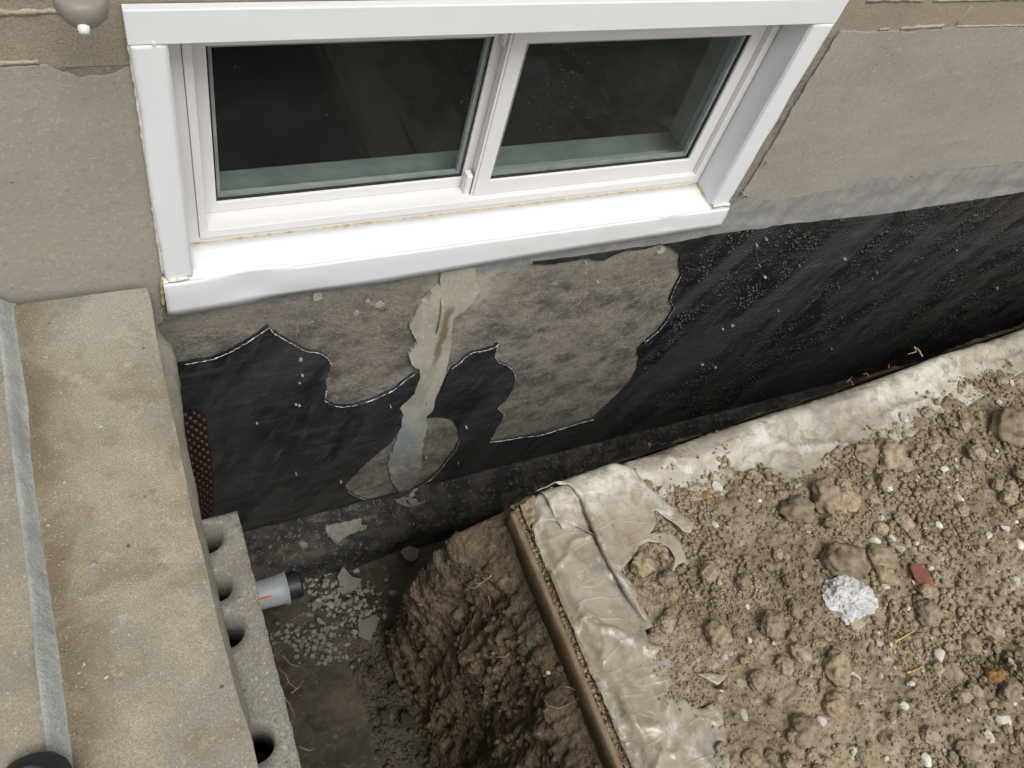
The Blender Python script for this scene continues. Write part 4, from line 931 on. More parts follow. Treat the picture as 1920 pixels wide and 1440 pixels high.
# drop the margins along the trench
edge_y = np.interp(X, [0.64, 0.70, 2.366, 3.6], [-0.385, -0.372, -0.268, -0.20])
H = np.where(Y > edge_y - 0.012, H - 0.05 * sstep(-0.012, 0.03, Y - edge_y) - 0.015, H)
def clipped(name, X, Y, Z, keep):
    n, m = X.shape; idx = np.arange(n * m).reshape(n, m); K = keep[:-1, :-1] & keep[1:, 1:]
    Fc = np.stack([idx[:-1, :-1][K], idx[1:, :-1][K], idx[1:, 1:][K], idx[:-1, 1:][K]], -1)
    u, inv = np.unique(Fc, return_inverse=True); V = np.stack([X, Y, Z], -1).reshape(-1, 3)[u]
    return fast_mesh(name, V, inv.reshape(Fc.shape))
bank = mobj('soil_bank', clipped('soil_bank', X, Y, H, Y < edge_y - 0.002), MT['soil'], None, True); tag(bank, kind='structure')
def hz(x, y):
    i = np.clip(np.searchsorted(gx, x), 0, len(gx) - 1); j = np.clip(np.searchsorted(gy, y), 0, len(gy) - 1); return H[i, j]
# distant ground all round
bm = bmesh.new()
for (a, b, c, d) in ((3.55, 30, -30, -0.0), (-30, 3.55, -30, -2.15), (-30, -1.4, -2.15, 0.0)):
    v = [bm.verts.new(p) for p in ((a, c, ZB - 0.004), (b, c, ZB - 0.004), (b, d, ZB - 0.004), (a, d, ZB - 0.004))]; bm.faces.new(v)
o = bmobj('ground', bm, MT['soil']); tag(o, kind='structure')
# trench floor
gx2 = np.arange(0.02, 0.80, 0.005); gx2 = np.concatenate([gx2, np.arange(0.80, 3.7, 0.02)]); gy2 = np.arange(-2.2, 0.0, 0.005)
X2, Y2 = np.meshgrid(gx2, gy2, indexing='ij')
H2 = -1.055 + 0.014 * fbm(X2 * 6, Y2 * 6, 121, 4) + 0.006 * fbm(X2 * 40, Y2 * 40, 122, 3) + 0.05 * sstep(0.42, 0.60, X2) * sstep(-0.3, -0.5, Y2)
o = mobj('trench_floor', grid_mesh('trench_floor', X2, Y2, H2), MT['mud'], None, True); tag(o, kind='structure')
def fz2(x, y):
    i = min(max(int(np.searchsorted(gx2, x)), 0), len(gx2) - 1); j = min(max(int(np.searchsorted(gy2, y)), 0), len(gy2) - 1); return float(H2[i, j])

# cut soil face of the bank: runs along the gap, turns the corner, then down the side trench
path = [(3.7, -0.19), (2.366, -0.268), (1.4, -0.325), (0.80, -0.362)]
cxx, cyy, rr_ = 0.695, -0.43, 0.055
for a in np.linspace(90, 180, 12): path.append((cxx + rr_ * math.cos(math.radians(a)), cyy + rr_ * math.sin(math.radians(a))))
path += [(0.640, -0.60), (0.642, -0.90), (0.648, -1.4), (0.655, -2.2)]
pa = np.array(path); sl = np.concatenate([[0], np.cumsum(np.sqrt(((pa[1:] - pa[:-1]) ** 2).sum(1)))])
SCORN = sl[4]; SEND = sl[-1]
sv = np.concatenate([np.arange(0, SCORN - 0.4, 0.012), np.arange(SCORN - 0.4, SCORN + 1.0, 0.0042), np.arange(SCORN + 1.0, SEND, 0.012)])
tv = np.linspace(0, 1, 190)
bx = np.interp(sv, sl, pa[:, 0]); by = np.interp(sv, sl, pa[:, 1])
k_ = np.ones(9) / 9
tx = np.gradient(bx, sv); ty = np.gradient(by, sv); tx = np.convolve(np.pad(tx, 4, 'edge'), k_, 'valid'); ty = np.convolve(np.pad(ty, 4, 'edge'), k_, 'valid')
ln = np.sqrt(tx ** 2 + ty ** 2); nxn, nyn = ty / ln, -tx / ln           # outward (towards the trench)
sgn = np.sign(nxn[-1]); 
if sgn > 0: nxn, nyn = -nxn, -nyn
SV, TV = np.meshgrid(sv, tv, indexing='ij')
zt = -0.262 - TV * (1.12 - 0.262)
corner = np.exp(-((SV - SCORN - 0.04) / 0.10) ** 2)
off_side = np.interp(TV.ravel(), [0, 0.075, 0.13, 0.35, 0.7, 1], [-0.004, -0.002, 0.028, 0.082, 0.125, 0.160]).reshape(TV.shape)
off_gap = np.interp(TV.ravel(), [0, 0.05, 0.3, 1], [0.0, 0.012, 0.02, 0.035]).reshape(TV.shape)
sw = sstep(SCORN - 0.03, SCORN + 0.06, SV)
off = off_gap * (1 - sw) + off_side * sw + corner * 0.095 * sstep(0.03, 0.16, TV) * (1 - 0.6 * sstep(0.35, 0.8, TV)) 
zd = zt
cs_ = 1 - 0.75 * np.exp(-((SV - SCORN - 0.04) / 0.07) ** 2)
lum = 0.034 * fbm(SV * 8, zd * 3.5, 131, 4) * cs_ + 0.012 * np.abs(fbm(SV * 17 + zd * 2, zd * 5, 132, 4)) * cs_ + 0.020 * fbm(SV * 38, zd * 26, 133, 5, 0.65) + 0.010 * fbm(SV * 20, zd * 22, 134, 4) * cs_
lum += 0.007 * (1 - np.abs(fbm(SV * 13 + 0.6 * zd, zd * 1.6, 136, 3)) / 0.5).clip(0, 1) * cs_
lum += 0.014 * fbm(zd * 16 + 3, SV * 4, 135, 4) * (1 - cs_)
# rounded clods stuck in the face
cl = np.zeros_like(SV); rg = np.random.default_rng(5)
for i in range(1100):
    cs = rg.uniform(SCORN - 0.3, SCORN + 1.1); cz = -0.30 - 0.7 * rg.random() ** 1.5; q = 0.004 * (0.022 / 0.004) ** (rg.random() ** 2.2)
    if float(vn(cs * 6, cz * 6, 77)) < 0.42: continue
    i0, i1 = np.searchsorted(sv, (cs - q, cs + q)); zcol = zd[0]; j1, j0 = len(tv) - np.searchsorted(zcol[::-1], (cz - q, cz + q))
    if i1 <= i0 or j1 <= j0: continue
    sx = (sv[i0:i1] - cs)[:, None]; sy = (zcol[j0:j1] - cz)[None, :]; th = rg.random() * 3
    u = sx * math.cos(th) + sy * math.sin(th); v = (-sx * math.sin(th) + sy * math.cos(th)) * 1.3
    cl[i0:i1, j0:j1] = np.maximum(cl[i0:i1, j0:j1], 0.75 * q * np.clip(1 - (u * u + v * v) / q ** 2, 0, 1) ** 0.5)
lum = lum + cl * 1.0
lum = lum * (sstep(0.055, 0.13, TV) * sw + (1 - sw) * sstep(0, 0.04, TV))
lum = lum + sw * 0.005 * fbm(SV * 55, zd * 55, 139, 4) * sstep(0.04, 0.08, TV)
oo = off + lum
XX = bx[:, None] + nxn[:, None] * oo; YY2 = by[:, None] + nyn[:, None] * oo
YY2 = np.minimum(YY2, np.interp(XX, [0.4, 0.64, 0.70, 2.366, 3.7], [-0.375, -0.372, -0.352, -0.245, -0.17]) + 0.012 * TV)
bf = mobj('bank_face', grid_mesh('bank_face', XX, YY2, zt), MT['face'], None, True); tag(bf, kind='structure')
# closing wall of the trench at its far ends
bm = bmesh.new()
for p in (((0.0, -2.15), (0.66, -2.15)), ((3.6, -0.25), (3.6, 0.0))):
    (a, b), (c, d) = p; v = [bm.verts.new(q) for q in ((a, b, -1.2), (c, d, -1.2), (c, d, ZB), (a, b, ZB))]; bm.faces.new(v)
v = [bm.verts.new(q) for q in ((0.01, -2.15, -1.2), (0.01, -1.6, -1.2), (0.01, -1.6, 0.08), (0.01, -2.15, 0.08))]; bm.faces.new(v)
o = bmobj('trench_end', bm, MT['face']); tag(o, kind='structure')

# ---------------- board edging the bank
bd = thing('wooden_board', 'thin muddy brown board on edge along the trench side beside the plastic', 'board', (0.64, -0.9, -0.30))
ys = np.arange(-1.75, -0.392, 0.01); bm = bmesh.new(); rows = []
for y in ys:
    xo = 0.0 + 0.004 * float(fbm(y * 3.0, 0.0, 141, 3)); zo = 0.002 * float(fbm(y * 5.0, 3.0, 142, 3))
    rows.append([bm.verts.new((0.6352 + xo, y, -0.320)), bm.verts.new((0.6335 + xo, y, -0.262 + zo)), bm.verts.new((0.6360 + xo, y, -0.2585 + zo)), bm.verts.new((0.6450 + xo, y, -0.2580 + zo)), bm.verts.new((0.6475 + xo, y, -0.262 + zo)), bm.verts.new((0.6475 + xo, y, -0.320))])
for i in range(len(rows) - 1):
    for k in range(6): bm.faces.new((rows[i][k], rows[i][(k + 1) % 6], rows[i + 1][(k + 1) % 6], rows[i + 1][k]))
bm.faces.new(rows[0]); bm.faces.new(rows[-1][::-1])
bmobj('board', bm, MT['wood'], bd, True)
# soil sliver between board and plastic
ys = np.arange(-1.75, -0.375, 0.004); xs = np.linspace(0.6480, 0.700, 16); A, B = np.meshgrid(xs, ys, indexing='ij')
Zl = -0.272 + 0.012 * vn(A * 140, B * 140, 7) + 0.008 * fbm(A * 40, B * 40, 8, 3) - 0.015 * sstep(-0.40, -0.375, B)
o = mobj('soil_ledge', grid_mesh('soil_ledge', A, B, Zl), MT['soil'], None, True); tag(o, kind='structure')

# ================================================================== PLASTIC SHEETS
def sheet_obj(name, poly, zf, parent, sp=0.007, seed=1, amp=0.0015, label=None, th=0.0012):
    P, T = region(jag(poly, 0.012, amp, True, seed), (), sp, seed)
    z = zf(P[:, 0], P[:, 1]); V = np.stack([P[:, 0], P[:, 1], z], 1)
    me = fast_mesh(name, V, T); bm = bmesh.new(); bm.from_mesh(me)
    bmesh.ops.recalc_face_normals(bm, faces=bm.faces)
    if sum(f.normal.z for f in bm.faces) < 0: bmesh.ops.reverse_faces(bm, faces=bm.faces)
    bm.to_mesh(me); bm.free()
    o = mobj(name, me, MT['plastic'], parent, True, 0, label)
    s = o.modifiers.new('s', 'SOLIDIFY'); s.thickness = th; s.offset = -1
    return o
def ridge(n, w): return (1 - np.abs(n) / w).clip(0, 1) ** 1.5
def edgey(x): return np.interp(x, [0.64, 0.70, 2.366, 3.6], [-0.385, -0.372, -0.268, -0.20])
def fold(n, w): return (1 - np.abs(n) / w).clip(0, 1) ** 1.2
def zA(x, y):
    t = edgey(x) - y                                   # distance in from the trench edge
    z = base(x, y) + 0.004
    z += 0.020 * np.exp(-((t - 0.040 - 0.012 * fbm(x * 3, x * 0, 151, 2)) / 0.028) ** 2)       # bolster near the edge
    z += 0.009 * fold(fbm(x * 2.2 + t * 5, t * 9 - x * 2.4, 152, 2), 0.16) + 0.006 * fbm(x * 3, t * 8, 153, 2)
    z += 0.005 * fold(fbm(x * 4 - t * 9, t * 16 + x * 3, 154, 2), 0.14)
    z += 0.0012 * fbm(x * 22, t * 30, 155, 3)
    z -= 0.050 * sstep(0.016, -0.012, t) ** 1.0
    return z
# grow the covered region a little under the soil so that crumbs overlap the sheet's edge
def grow(poly, d):
    q = np.array(poly); n = len(q); area = 0.5 * sum(q[i][0] * q[(i + 1) % n][1] - q[(i + 1) % n][0] * q[i][1] for i in range(n)); s = 1 if area > 0 else -1
    out = []
    for i in range(n):
        e = q[(i + 1) % n] - q[i - 1]; L = np.hypot(*e) or 1; out.append(tuple(q[i] + s * np.array([e[1], -e[0]]) / L * d))
    return out
eg = G(edgeA); bA = np.array(G(boundA))
outerA = [(x, edgey(x) + 0.004 + 0.006 * float(fbm(x * 6, 0.0, 3, 2))) for x in np.arange(0.705, 3.5, 0.02)] + [(x, edgey(x) - float(np.interp(x, [0.7, 0.9, 1.2, 1.6, 1.9, 2.3, 3.5], [0.10, 0.12, 0.17, 0.20, 0.17, 0.12, 0.12]))) for x in np.arange(3.5, 0.70, -0.02)]
pA = thing('plastic_sheet', 'long milky plastic sheet rolled over the trench edge in front of the black wall', 'plastic sheet', (1.5, -0.33, ZB))
sheet_obj('sheet', outerA, zA, pA, 0.008, 3)
def zB(x, y):
    z = base(x, y) + 0.006
    z += 0.008 * fbm(x * 7, y * 5, 161, 2) + 0.008 * fold(fbm(x * 7 + y * 5, y * 10 - x * 6, 162, 2), 0.16) + 0.0016 * fbm(x * 34, y * 26, 163, 3)
    z += 0.005 * fold(fbm(x * 15 - y * 7, y * 8 + x * 14, 164, 2), 0.14)
    lx = np.interp(-y, [0.37, 0.45, 0.6, 0.75, 1.0, 1.4], [0.690, 0.668, 0.668, 0.672, 0.680, 0.69])
    z -= 0.014 * sstep(0.018, 0.0, x - lx)
    return z
pB = thing('plastic_sheet', 'dirty crumpled plastic sheet along the brown board with a folded flap over the bank corner', 'plastic sheet', (0.8, -0.8, ZB))
outB = grow(polyB, 0.0)
qb = np.array(G(eB)); 
outB = [tuple(p) for p in qb] + [(x + 0.022, y) for x, y in G(bB)[:-7]] + G(bB)[-7:]
sheet_obj('lower_sheet', outB, zB, pB, 0.006, 5)
fe = np.array(G([(1040, 912), (1062, 922), (1085, 942), (1098, 968), (1108, 995), (1122, 1025), (1138, 1062), (1160, 1100), (1182, 1135), (1212, 1172)], ZB + 0.012))
def dl(x, y, line):
    P = np.stack([x, y], 1); d = np.full(len(P), 9.0)
    for i in range(len(line) - 1):
        a = line[i]; ab = line[i + 1] - a; t = np.clip(((P - a) @ ab) / (ab @ ab), 0, 1); e = P - a - t[:, None] * ab; d = np.minimum(d, np.hypot(e[:, 0], e[:, 1]))
    return d
def zC(x, y):
    z = base(x, y) + 0.021 + 0.005 * fbm(x * 6, y * 5, 171, 2) + 0.0008 * fbm(x * 30, y * 22, 172, 2)
    z += 0.006 * fold(fbm(x * 9 + 2, y * 3 + x * 4, 173, 2), 0.15)
    d = dl(x, y, fe); z += 0.006 * np.exp(-((d - 0.006) / 0.006) ** 2) - 0.006 * np.exp(-(d / 0.003) ** 2)
    t = edgey(x) - y; z += 0.010 * np.exp(-((t - 0.03) / 0.03) ** 2) - 0.035 * sstep(0.012, -0.012, t)
    return z
sheet_obj('folded_flap', polyC, zC, pB, 0.006, 6, 0.0012, 'smooth flap of the sheet folded over at the corner')
cf = G([(1000, 992), (1012, 978), (1028, 972), (1052, 972), (1080, 978), (1100, 985), (1112, 1003), (1090, 985), (1075, 990), (1050, 984), (1028, 984), (1008, 998)], ZB + 0.01)
# creased second layer below the flap
cr2 = G([(1001, 930), (1035, 912), (1060, 918), (1085, 942), (1100, 970), (1112, 1003), (1095, 990), (1076, 982), (1050, 976), (1028, 975), (1012, 980), (1000, 992)], ZB + 0.01)
def zD(x, y): return zB(x, y) + 0.0045 + 0.003 * fbm(x * 30, y * 20, 181, 2)
sheet_obj('second_layer', cr2, zD, pB, 0.006, 7, 0.0008)
sc_o = thing('plastic_scrap', 'small white corner of plastic poking out of the soil', 'plastic scrap', (float(scrap[0][0]), float(scrap[0][1]), ZB))
sheet_obj('scrap', scrap, lambda x, y: base(x, y) + 0.006 + 0.012 * (x - scrap[0][0]) / 0.05, sc_o, 0.006, 8)

# ================================================================== CLODS, PEBBLES, CRUMBS
def rock(seed, sub=3, planes=16, rough=0.10, flat=0.75, elong=1.25):
    r = random.Random(seed); bm = bmesh.new(); bmesh.ops.create_icosphere(bm, subdivisions=sub, radius=1)
    ns = []
    for i in range(planes):
        n = Vector((r.gauss(0, 1), r.gauss(0, 1), r.gauss(0, 1))).normalized(); ns.append((n, r.uniform(0.72, 1.0) if planes > 8 else r.uniform(0.5, 0.8)))
    off_ = Vector((r.uniform(-9, 9), r.uniform(-9, 9), r.uniform(-9, 9)))
    for v in bm.verts:
        d = v.co.normalized(); R = 1.0
        for n, h in ns:
            c = d.dot(n)
            if c > 0.3: R = min(R, h / c)
        R *= 1 + rough * mn.fractal(d * 2.2 + off_, 0.75, 2.1, 6)
        v.co = d * R
    for v in bm.verts: v.co.x *= elong; v.co.z *= flat
    me = bpy.data.meshes.new('rock'); bm.to_mesh(me); bm.free(); return me
def me_arrays(me):
    V = np.empty(len(me.vertices) * 3, np.float32); me.vertices.foreach_get('co', V)
    F = np.array([tuple(p.vertices) for p in me.polygons]); return V.reshape(-1, 3), F
clod_me = [rock(200 + i, 4, 14, 0.26, 0.78, 1.12) for i in range(7)]
ang_me = [rock(300 + i, 3, 7, 0.03, 0.7, 1.2) for i in range(6)]
for me in clod_me: me.polygons.foreach_set('use_smooth', [True] * len(me.polygons))
def put_rock(name, me, mat, u, v, rpx, zb=None, label=None, cat=None, group=None, sink=0.25, seed=0, wall=None, parent=None, rad=None, pos=None):
    r = random.Random(seed * 31 + int(u * 7 + v))
    if pos is None:
        z = ZB if zb is None else zb; p = PZ(u, v, z); 
    else: p = np.array(pos)
    dist = np.linalg.norm(p - CAM); R = rad or rpx * dist / F_PX
    me2 = me.copy(); me2.materials.clear(); me2.materials.append(mat)
    o = bpy.data.objects.new(name, me2); COL.objects.link(o)
    z = (hz(p[0], p[1]) if zb is None else p[2]) + R * (0.75 - 2 * sink) * 0.6
    if zb is None:        # keep the seen position when the soil stands higher than the reference plane
        k = (z - ZB); d = ray(u, v) if pos is None else None
        if d is not None: p = CAM + d * ((z - CAM[2]) / d[2])
    o.location = (p[0], p[1], z); o.scale = (R, R, R); o.rotation_euler = (r.uniform(-.3, .3), r.uniform(-.3, .3), r.uniform(0, 6.28))
    if cat: tag(o, label, cat, group)
    return o
# biggest clods, each told apart
big = [(1495, 955, 27, 'rounded soil clod alone in the crumbly soil left of the pair of clods'), (1548, 930, 27, 'left clod of the touching pair below the plastic sheet'), (1585, 938, 22, 'right clod of the touching pair below the plastic sheet'),
       (1585, 1050, 36, 'large angular brown soil clod just above the white plaster chunk'), (1652, 1045, 24, 'grey brown clod directly right of the large angular clod'), (1668, 850, 26, 'big soil clod near the tip of the plastic sheet fold'),
       (1622, 852, 22, 'crumbly clod left of the big clod by the plastic fold'), (1700, 765, 0, ''), (1450, 1172, 22, 'cracked clod left of the white chunk, above the orange straw'), (1572, 1255, 26, 'smooth round clod at the right of the cream pebbles in the lower middle'),
       (1565, 1320, 20, 'knobbly clod below the smooth round clod'), (1500, 1225, 17, 'clod with a reddish speck next to the curled straw'), (1905, 800, 34, 'large clod cut by the right edge of the photo'),
       (1205, 1058, 22, 'sandy clod lying by the end of the plastic flap'), (1252, 1085, 17, 'clod just right of the sandy clod by the plastic flap'), (1345, 1190, 22, 'flat pale clod left of the straw'), (1690, 870, 16, 'small clod right of the plastic fold'),
       (1330, 1070, 18, 'low cracked clod in the smooth soil right of the flap'), (1655, 1075, 18, 'clod between the plaster chunk and the brick chip'), (1895, 1290, 16, 'ochre tinted clod near the dark hollow'), (1600, 1165, 18, 'clod just below the white plaster chunk'),
       (1505, 1370, 26, 'broad low clod near the bottom edge of the photo'), (1180, 1262, 9, 'dark knobbly clod resting on the lower plastic'), (1740, 1150, 20, 'rough clod at the right of the twig'), (1860, 1180, 20, 'clod on the rim of the dark hollow')]
for i, (u, v, r_, lb) in enumerate(big):
    if r_: put_rock('soil_clod', clod_me[i % 7], MT['clod'], u, v, r_, None, lb, 'soil clod', 'soil clods on the bank', 0.02, i)
for i, (u, v, r_, lb) in enumerate([(1235, 880, 11, 'orange clay clod at the edge of the plastic sheet'), (1322, 932, 11, 'lone orange clay clod in the smooth soil'), (1868, 1268, 15, 'rusty orange clod by the right edge')]):
    put_rock('clay_clod', clod_me[i], MT['clodo'], u, v, r_, None, lb, 'soil clod', None, 0.2, i)
# many middling clods that nothing tells apart
rg = random.Random(17); cnt = 0
P0 = np.array(polyA); 
def uncovered(x, y):
    i = int(np.clip(np.searchsorted(gx, x), 0, len(gx) - 1)); j = int(np.clip(np.searchsorted(gy, y), 0, len(gy) - 1)); return cov[i, j] < -0.006 and covC[i, j] < -0.002
while cnt < 260:
    u = rg.uniform(1180, 1930); v = rg.uniform(660, 1450); p = PZ(u, v, ZB)
    if p[0] < 0.72 or p[1] > -0.40 or not uncovered(p[0], p[1]): continue
    if rg.random() > 0.35 + 0.65 * sstep(1300, 1650, u) * (0.6 + 0.4 * (v > 900)): continue
    put_rock('soil_clod', clod_me[cnt % 7], MT['clod'], u, v, 4.5 + 12 * rg.random() ** 2.6, None, 'small brown soil clod among crumbs on the bank', 'soil clod', 'small soil clods scattered on the bank', -0.04, cnt); cnt += 1
# white chunk and brick chip
mch = rock(57, 5, 9, 0.22, 0.60, 1.05)
put_rock('plaster_chunk', mch, MT['chunk'], 1590, 1122, 41, None, 'rough white plaster chunk lying in the brown soil', 'plaster chunk', None, 0.12, 3)
put_rock('brick_chip', ang_me[2], MT['brick'], 1727, 1082, 20, None, 'reddish brick chip right of the white plaster chunk', 'brick chip', None, 0.1, 4)
peb = [(1243, 922, 11, 'largest cream pebble close to the plastic flap'), (1380, 836, 10, 'white pebble sitting on the plastic sheet'), (1695, 783, 9, 'white pebble beside the big clod at the plastic fold'), (1345, 912, 10, 'flat white pebble half buried left of the clod pair'),
       (1640, 1016, 9, 'bright white pebble above the grey brown clod'), (1672, 1010, 7, ''), (1687, 1028, 9, ''), (1718, 1018, 5, ''), (1602, 1270, 10, 'white pebble touching the smooth round clod'), (1358, 1232, 7, ''), (1396, 1340, 9, 'white pebble below the scrap of plastic'),
       (1760, 1230, 12, 'grey white pebble right of the twig'), (1600, 1412, 11, 'white pebble near the bottom, middle right'), (1735, 1426, 11, 'white pebble at the very bottom edge'), (1815, 1408, 10, 'upright white sliver pebble by the bottom edge'), (1880, 1350, 12, 'rounded pale pebble at the lower right'),
       (1897, 1243, 8, ''), (1852, 1005, 8, ''), (1885, 990, 7, ''), (1910, 1022, 9, ''), (1790, 1255, 10, 'dull white pebble right of the grey white pebble'), (1540, 1350, 9, 'tan white pebble beside the knobbly clod'), (1498, 915, 8, 'greenish white pebble just above the clod pair'), (1665, 915, 8, ''), (1660, 893, 6, ''),
       (1760, 985, 7, ''), (1705, 980, 8, ''), (1350, 1092, 5, ''), (1662, 1100, 10, 'grey stone right beside the plaster chunk'), (1340, 984, 8, 'pale pebble near the end of the flap'), (1648, 1205, 7, ''), (1695, 1322, 8, ''), (1855, 1378, 9, ''), (1905, 1090, 8, ''), (1920, 640, 6, ''), (1770, 880, 8, ''), (1800, 935, 7, '')]
for i, (u, v, r_, lb) in enumerate(peb):
    put_rock('pebble', ang_me[i % 6], MT['cream'], u, v, r_, None, lb or 'small whitish pebble in the brown soil', 'pebble', 'white pebbles in the soil', 0.1, i)
cnt = 0
while cnt < 70:
    u = rg.uniform(1230, 1925); v = rg.uniform(700, 1445); p = PZ(u, v, ZB)
    if p[0] < 0.74 or p[1] > -0.42 or not uncovered(p[0], p[1]): continue
    if rg.random() > 0.15 + 0.85 * sstep(1450, 1800, u): continue
    put_rock('pebble', ang_me[cnt % 6], MT['cream'], u, v, rg.uniform(2.2, 5.5), None, 'small whitish pebble in the brown soil', 'pebble', 'white pebbles in the soil', 0.08, cnt); cnt += 1

def scatter(name, n, sampler, meshes, mat, label, cat, seed, smooth=False):
    r = np.random.default_rng(seed); arr = [me_arrays(m) for m in meshes]; Vs = []; Fs = []; b = 0
    for i in range(n):
        s = sampler(r)
        if s is None: continue
        x, y, z, R = s; V, F = arr[i % len(arr)]
        a, c, e = r.uniform(0, 6.28, 3); ca, sa = math.cos(a), math.sin(a); cb, sb = math.cos(c), math.sin(c)
        Rm = np.array([[ca, -sa, 0], [sa, ca, 0], [0, 0, 1]]) @ np.array([[1, 0, 0], [0, cb, -sb], [0, sb, cb]])
        Vs.append((V * R * r.uniform(0.75, 1.25, 3)) @ Rm.T + np.array([x, y, z])); Fs.append(F + b); b += len(V)
    o = mobj(name, fast_mesh(name, np.concatenate(Vs), np.concatenate(Fs)), mat, None, smooth); tag(o, label, cat, None, 'stuff'); return o
crumb_me = [rock(400 + i, 1, 9, 0.16, 0.8, 1.15) for i in range(8)]
def s_crumb(r):
    x = 0.70 + 1.75 * r.random() ** 1.4; y = -0.30 - 1.02 * r.random()
    if x > 1.25 + (-0.30 - y) * 0.0 + 1.2 * (y + 1.35): 
        if x > 1.55 and y < -1.0: return None
    i = int(np.clip(np.searchsorted(gx, x), 0, len(gx) - 1)); j = int(np.clip(np.searchsorted(gy, y), 0, len(gy) - 1))
    c = cov[i, j]; co_ = float(sstep(0.35, 0.65, vn(x * 5 + 3, y * 5, 19))) * 0.7 + 0.3 * float(sstep(1.0, 1.5, x)); q = 0.0010 + (0.0022 + 0.0058 * co_) * r.random() ** 2.8
    if y > edgey(x) - 0.03: return None
    if c > 0.0:
        if r.random() > math.exp(-c / 0.0028) * 0.8: return None
        q *= 0.7
        z = (zA(np.array([x]), np.array([y]))[0] if y > -0.62 + 0.13 * (x - .7) and x > 0.86 else zB(np.array([x]), np.array([y]))[0]); return (x, y, z + q * 0.6, q * 0.9)
    if covC[i, j] > 0: 
        if r.random() > 0.012: return None
        q *= 0.6
        return (x, y, zC(np.array([x]), np.array([y]))[0] + q * .6, q)
    dens = 0.25 + 0.75 * float(sstep(0.25, 0.7, vn(x * 8, y * 8, 9)))
    if r.random() > dens: return None
    return (x, y, H[i, j] + q * 0.55, q)
scatter('soil_crumbs', 70000, s_crumb, crumb_me, MT['soil'], 'fine brown crumbs of dry soil covering the bank', 'soil crumbs', 9)
# crumbs along the board ledge and in the cut face
def s_ledge(r):
    return (r.uniform(0.648, 0.672), r.uniform(-1.1, -0.385), -0.262, 0.0015 + 0.004 * r.random() ** 2)
scatter('ledge_crumbs', 900, s_ledge, crumb_me, MT['soil'], 'row of soil crumbs between the board and the plastic', 'soil crumbs', 10)

iface = np.where((sv > SCORN - 0.12) & (sv < SCORN + 1.0))[0]
def s_face(r):
    i = int(r.choice(iface)); tz = r.random() ** 1.5; j = int(tz * (len(tv) - 2)) + 1
    if float(vn(sv[i] * 9, zt[i, j] * 9, 33)) < 0.45: return None
    q = 0.0010 + 0.0085 * r.random() ** 4.5
    return (XX[i, j] - q * 0.25, YY2[i, j], zt[i, j], q)
scatter('face_crumbs', 4200, s_face, crumb_me, MT['face'], 'crumbling soil lumps clinging to the cut trench side', 'soil crumbs', 14)
def s_foot(r):
    x = 0.36 + 0.12 * r.random(); y = r.uniform(-1.2, -0.2); return (x, y, fz2(x, y) + 0.002, 0.002 + 0.009 * r.random() ** 3)
scatter('fallen_crumbs', 1500, s_foot, crumb_me, MT['mud'], 'dark loose lumps fallen along the foot of the trench side', 'soil crumbs', 15)
# gravel on the trench floor
gravel_me = [rock(500 + i, 2, 9, 0.06, 0.85, 1.15) for i in range(6)]
zones = [((640, 1120), 55, 35, 0.34), ((680, 1150), 30, 40, 0.2), ((610, 1200), 60, 40, 0.22), ((545, 1190), 45, 30, 0.14), ((600, 1085), 30, 30, 0.06), ((540, 1035), 35, 10, 0.05)]
def s_gravel(r):
    k = r.choice(6, p=np.array([z[3] for z in zones]) / sum(z[3] for z in zones)); (u, v), a, b, _ = zones[k]
    u += r.normal() * a * 0.6; v += r.normal() * b * 0.6
    p = PZ(u, v, -1.045); q = 0.0024 + 0.0068 * r.random() ** 2
    if p[0] > 0.60 or p[1] > -0.03: return None
    z = fz2(p[0], p[1])
    if p[1] > -0.10: z = -0.955 + (p[1] + .08) * -0.2
    return (p[0], p[1], z + q * r.uniform(-0.1, 0.5), q)
scatter('gravel', 560, s_gravel, gravel_me, MT['gravel'], 'pale grey gravel strewn on the trench floor by the pipe', 'gravel', 12)
cg = 0
for (u, v, r_) in [(735, 1112, 7), (610, 1098, 7), (640, 1105, 8), (590, 1135, 8), (596, 1128, 6), (618, 1135, 8), (609, 1070, 6), (612, 1090, 7), (568, 1102, 4), (575, 1088, 4), (655, 1128, 6), (688, 1150, 7), (676, 1165, 6), (665, 1185, 6), (600, 1165, 6), (520, 1040, 5), (538, 1042, 5), (505, 1052, 5)]:
    zb_ = -1.04 if v > 1056 else -0.955
    put_rock('gravel_stone', ang_me[cg % 6], MT['gravel'], u, v, r_, zb_, 'larger pale stone among the gravel on the trench floor', 'stone', 'larger stones in the trench gravel', 0.1, cg); cg += 1
def flat_stone(px, z, label, seed, tilt=0.0):
    pts = [PZ(u, v, z) for u, v in px]; c = np.mean(pts, 0); bm = bmesh.new()
    P = jag([(p[0], p[1]) for p in pts], 0.008, 0.0018, True, seed)
    top = [bm.verts.new((x, y, z + tilt * (x - c[0]))) for x, y in P]; bot = [bm.verts.new((x, y, z - 0.014 + tilt * (x - c[0]))) for x, y in P]
    bm.faces.new(top); bm.faces.new(bot[::-1])
    for i in range(len(P)): bm.faces.new((top[i], bot[i], bot[(i + 1) % len(P)], top[(i + 1) % len(P)]))
    o = bmobj('flat_stone', bm, MT['flat'], None, False, 0.002); tag(o, label, 'stone', 'flat stones on the trench floor')
flat_stone([(632, 1078), (644, 1062), (652, 1072), (662, 1082), (678, 1086), (672, 1098), (660, 1110), (640, 1112), (636, 1095)], -1.028, 'jagged flat stone in the middle of the gravel', 1, 0.2)
flat_stone([(750, 1034), (766, 1022), (786, 1030), (784, 1046), (772, 1053), (758, 1046)], -1.02, 'small grey flat stone near the footing', 2)
